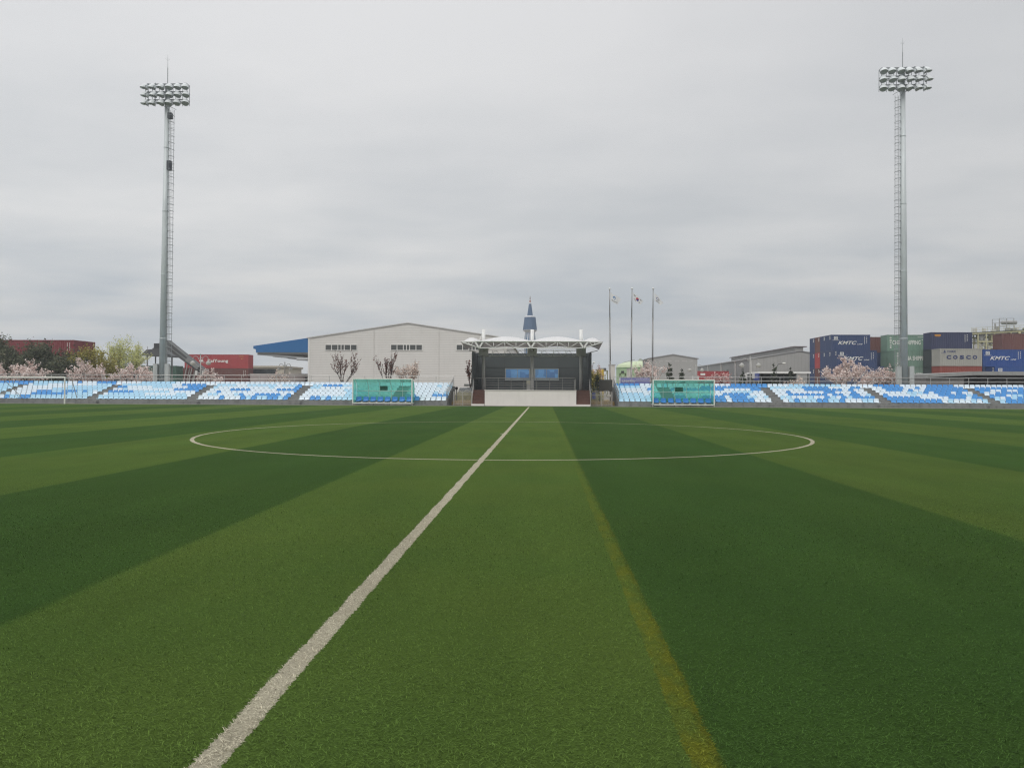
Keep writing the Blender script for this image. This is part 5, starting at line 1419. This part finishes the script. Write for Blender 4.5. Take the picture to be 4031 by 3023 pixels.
cherry(3400, 3478, 1446, 78.5, 'pink cherry tree touching the right side of the largest one', 11, n=2400)
cherry(3472, 3556, 1434, 77.5, 'pink cherry tree at the foot of the right floodlight tower', 12, n=2600)
cherry(2325, 2372, 1426, 118, 'distant pink cherry tree right of the pavilion', 13, L_rose, n=900)
def barr(p0, p1, pyt, Y, label, seed, **k):
    pxm = (p0 + p1) / 2
    d = dict(limbs=6, levels=3, spread=.62, upb=.55, leaf_lv=2, jit=.05, trunk=.3, thick=1.25, kids=(2, 4)); d.update(k)
    tree('budding_tree', label, 'tree', 'reddish budding trees before the white hall', pxm, Y, X(p1, Y) - X(p0, Y), top(pxm, pyt, Y), .2, L_bud, bark, seed, 700, .10, crown='crown', **d)
barr(1312, 1408, 1383, 84, 'bare dark tree with reddish buds left of the left dugout roof', 21)
barr(1484, 1560, 1383, 84, 'bare dark tree with reddish buds above the left dugout', 22)
barr(1836, 1872, 1410, 82, 'thin reddish tree half hidden by the left pavilion wall', 23, limbs=4)
tree('spring_tree', 'tall pale yellow green tree left of the left floodlight tower', 'tree', None, 484, 98, X(560, 98) - X(410, 98), top(484, 1336, 98), 1.0, L_spring, bark_g, 31, 6500, .12, limbs=11, levels=3, spread=.8, upb=.30, jit=.16, trunk=.16, kids=(3, 5), ztop=99.3)
tree('willow_bush', 'olive yellow bush below the pale green tree', 'bush', None, 372, 92, X(450, 92) - X(300, 92), top(372, 1379, 92), .3, L_olive, bark_g, 32, 11000, .13, limbs=12, levels=3, spread=.8, upb=.35, jit=.2, trunk=.1, ztop=98.5)
for i, (pxm, wd, pyt, Y, lab) in enumerate(((45, 150, 1338, 91, 'dark evergreen tree at the left photo edge'), (120, 150, 1352, 90, 'dark evergreen tree, second from the left edge'), (200, 150, 1366, 91, 'dark evergreen tree in front of the maroon container lettering'), (268, 100, 1398, 90, 'lower dark evergreen tree beside the olive bush'), (-60, 150, 1345, 92, 'dark evergreen tree cut by the left photo edge'))):
    tree('evergreen_tree', lab, 'tree', 'evergreen hedge trees at left', pxm, Y, X(pxm + wd / 2, Y) - X(pxm - wd / 2, Y), top(pxm, pyt + 20, Y), .05, L_ever, bark, 40 + i, 22000, .18, limbs=13, levels=3, spread=.9, upb=.25, leaf_lv=1, jit=.30, trunk=.08, dep=4.5, ztop=99)
tree('shrub', 'yellow green shrub right of the pavilion behind the notice board', 'bush', None, 2338, 80, X(2362, 80) - X(2314, 80), top(2338, 1462, 80), .05, L_olive, bark_g, 51, 4200, .10, limbs=9, spread=.6, upb=.6, jit=.12, trunk=.08)
for i, (p0, p1, lab) in enumerate(((1788, 1830, 'olive reeds behind the left half of the left gate'), (1826, 1862, 'olive reeds behind the right half of the left gate'), (2322, 2372, 'olive reeds behind the right gate'))):
    rg = np.random.default_rng(60 + i); Y = 74; xa, xb = X(p0, Y), X(p1, Y); m_ = MB()
    for k in range(260):
        x = rg.uniform(xa, xb); y = Y + rg.uniform(-.5, .5); h = rg.uniform(.7, 1.35); dx, dy = rg.normal(0, .12, 2)
        m_.add([(x - .018, y, .05), (x + .018, y, .05), (x + dx * .6 + .012, y + dy * .6, h * .6), (x + dx * .6 - .012, y + dy * .6, h * .6), (x + dx * 1.3, y + dy * 1.3, h)], [(0, 1, 2, 3), (3, 2, 4)])
    m_.build('reed_clump', L_reed, None, False, lab, 'reeds', 'reeds behind the gates', fixn=False)
def drygrass(p0, p1, Ya, Yb, n, seed):
    rg = np.random.default_rng(seed); m_ = MB()
    for k in range(n):
        Y = rg.uniform(Ya, Yb); x = X(rg.uniform(p0, p1), Y); h = rg.uniform(.10, .45); dx, dy = rg.normal(0, .16, 2)
        m_.add([(x - .03, Y, 0), (x + .03, Y, 0), (x + dx, Y + dy, h)], [(0, 1, 2)])
    return m_
g = drygrass(1782, 1868, 68.6, 80, 9000, 70)
g2 = drygrass(2318, 2416, 68.6, 80, 10000, 71); g.add(g2.v, g2.f)
g.build('dry_grass', L_dry, None, False, 'straw coloured dry grass on the ground behind both picket gates', 'grass', kind='stuff', fixn=False)
# small pines: tiers of needle tufts on an open trunk
def pine(p0, p1, pyt, Y, label, seed, gaps=.6):
    rg = np.random.default_rng(seed); pxm = (p0 + p1) / 2; x = X(pxm, Y); H = top(pxm, pyt, Y); W = (X(p1, Y) - X(p0, Y)) / 2
    root = thing('pine_tree', label, 'tree', (x, Y, 0), 'small pines behind the right grandstand')
    t = MB(); t.cyl((x, Y, 0), (x, Y, H - .1), .06, .02, 7); pts = []
    nt_ = 7
    for k in range(nt_):
        z = H * (.25 + .75 * k / (nt_ - 1)); r = W * (1.0 - k / (nt_ - 1)) ** .8
        nb = 1 if k == nt_ - 1 else 5
        for b in range(nb):
            a = rg.uniform(0, 6.28); q = Vector((x + r * math.cos(a), Y + r * math.sin(a), z + .25 * r + rg.normal(0, .05)))
            if k < nt_ - 1: t.cyl((x, Y, z - .1), q, .02, .012, 4)
            for c in range(2 if r > .5 else 1):
                ctr = q.lerp(Vector((x, Y, z)), c * .45)
                for j in range(13): pts.append(ctr + Vector(rg.normal(0, .075, 3)))
    t.build('trunk', bark, root); v, fs = leaf_quads(rg, pts, .12, aspect=2.6); MB().add(v.tolist(), fs).build('crown', L_pine, root, fixn=False)
pine(2616, 2656, 1436, 82, 'taller small pine above the right dugout roof', 81)
pine(2672, 2698, 1460, 82, 'shorter small pine above the right dugout roof', 82)
pine(2906, 2942, 1467, 88, 'small pine in front of the long grey warehouse side', 83)
pine(3024, 3066, 1438, 92, 'small pine in front of the open shed fascia', 84)
pine(3100, 3124, 1450, 92, 'slim pine top over the open shed fascia', 85)
pine(2336, 2366, 1478, 78, 'small pine behind the right picket gate', 86)

# ------------------------------------------------------------------ parked cars
def car(label, px, Y, paint, facing, rear=False):
    """simple saloon body shaped from a side outline, seen end-on when rear is set"""
    x = X(px, Y); root = thing('parked_car', label, 'car', (x, Y, 0))
    L, W, H = 4.5, 1.82, 1.62
    side = [(0, .35), (.02, .75), (.10, .98), (.55, 1.02), (1.15, 1.05), (2.9, 1.03), (3.9, .92), (4.4, .78), (4.5, .5), (4.45, .3), (.1, .28)]
    roof = [(.25, 1.02), (.75, 1.50), (1.2, 1.60), (2.4, 1.58), (3.35, 1.03)]
    def put_(pts, w0, w1):
        vs = []; n = len(pts)
        for s in (-1, 1):
            for (l, z) in pts:
                f = (z - 1.0) / .6 if z > 1.0 else 0
                vs.append((s * (w0 + (w1 - w0) * f) / 2, l - L / 2, z))
        return vs, [tuple(range(n)), tuple(range(n, 2 * n))[::-1]] + [(i, n + i, n + (i + 1) % n, (i + 1) % n) for i in range(n)]
    Rm = Matrix.Translation((x, Y, 0)) @ Matrix.Rotation(facing, 4, 'Z')
    def mk(mb, name, m_, par, sm=False):
        mb.xform(Rm); return mb.build(name, m_, par, sm)
    v, f = put_(side, W, W); body = mk(MB().add(v, f), 'body', paint, root)
    v, f = put_(roof, W * .97, W * .78); mk(MB().add(v, f), 'cabin', glass_d, root)
    rp = [(.70, 1.47), (1.2, 1.605), (2.4, 1.585), (2.55, 1.5)]; v, f = put_(rp, W * .985, W * .80); mk(MB().add(v, f), 'roof', paint, body)
    for l in (.85, 3.6):
        for s in (-1, 1):
            w_ = mk(MB().cyl((s * (W / 2 - .2), l - L / 2, .33), (s * (W / 2 + .01), l - L / 2, .33), .33, n=18), 'wheel', rubber, root)
            mk(MB().cyl((s * (W / 2 - .1), l - L / 2, .33), (s * (W / 2 + .02), l - L / 2, .33), .19, n=14), 'rim', steel, w_)
    for s in (-1, 1):
        mk(MB().box(s * W / 2 - (.32 if s > 0 else -.02), s * W / 2 + (.32 if s < 0 else -.02), -L / 2 - .01, -L / 2 + .08, .74, .97), 'tail_light', M('tail_lamp_red', (.35, .02, .02), .3), root)
        mk(MB().box(s * W / 2 - (.4 if s > 0 else -.05), s * W / 2 + (.4 if s < 0 else -.05), L / 2 - .14, L / 2 - .03, .62, .80), 'headlight', M('head_lamp', (.6, .6, .6), .2), root)
    mk(MB().box(-.26, .26, -L / 2 - .015, -L / 2 + .02, .55, .67), 'number_plate', white_l, root)
car('dark grey parked car seen from behind through the left picket gate', 1843, 80, M('dark_car_paint', (.03, .033, .036), .25, .3), 0)
car('white parked car half hidden behind the right grandstand seats', 2962, 86, M('white_car_paint', (.72, .72, .70), .25), R(70))
# black lamp bollard behind the left gate
a = P(128, 1322, 72); t = thing('garden_lamp', 'short black bollard lamp behind the left picket gate', 'lamp', (a.x, 72, 0))
MB().cyl((a.x, 72, 0), (a.x, 72, a.z - .28), .06, n=10).build('post', M('black_metal', (.02, .02, .022), .5), t); MB().lathe([(.06, -.28), (.13, -.22), (.13, -.04), (.05, 0), (0, .01)], (a.x, 72, a.z), 12).build('lamp_head', MATS['black_metal'], t)
a, c = at(1201, 1484, 95), at(1210, 1501, 95)
t = thing('loudspeaker_box', 'small black box on a post at the left corner of the white hall', 'box', ((a.x + c.x) / 2, 95, 0))
MB().box(a.x, c.x, 94.9, 95.1, c.z, a.z).build('cabinet', MATS['black_metal'], t); MB().bar(((a.x + c.x) / 2, 95, 0), ((a.x + c.x) / 2, 95, c.z), .06).build('post', darkmetal, t)
# ------------------------------------------------------------------ thin overcast air between here and the port
hz = MB().box(-560, 560, -120, 720, -1.0, 48).build('haze', newmat('haze_air')[0], None, False, 'thin pale haze in the overcast air over the pitch and port', 'haze', kind='stuff')
m = hz.data.materials[0]; nt = m.node_tree
for n in list(nt.nodes):
    if n.type == 'BSDF_PRINCIPLED': nt.nodes.remove(n)
v = nn(nt, 'ShaderNodeVolumePrincipled'); v.inputs['Color'].default_value = (.92, .95, 1, 1); v.inputs['Density'].default_value = .0006; v.inputs['Anisotropy'].default_value = .2
nt.links.new(v.outputs[0], nt.nodes['Material Output'].inputs['Volume'])
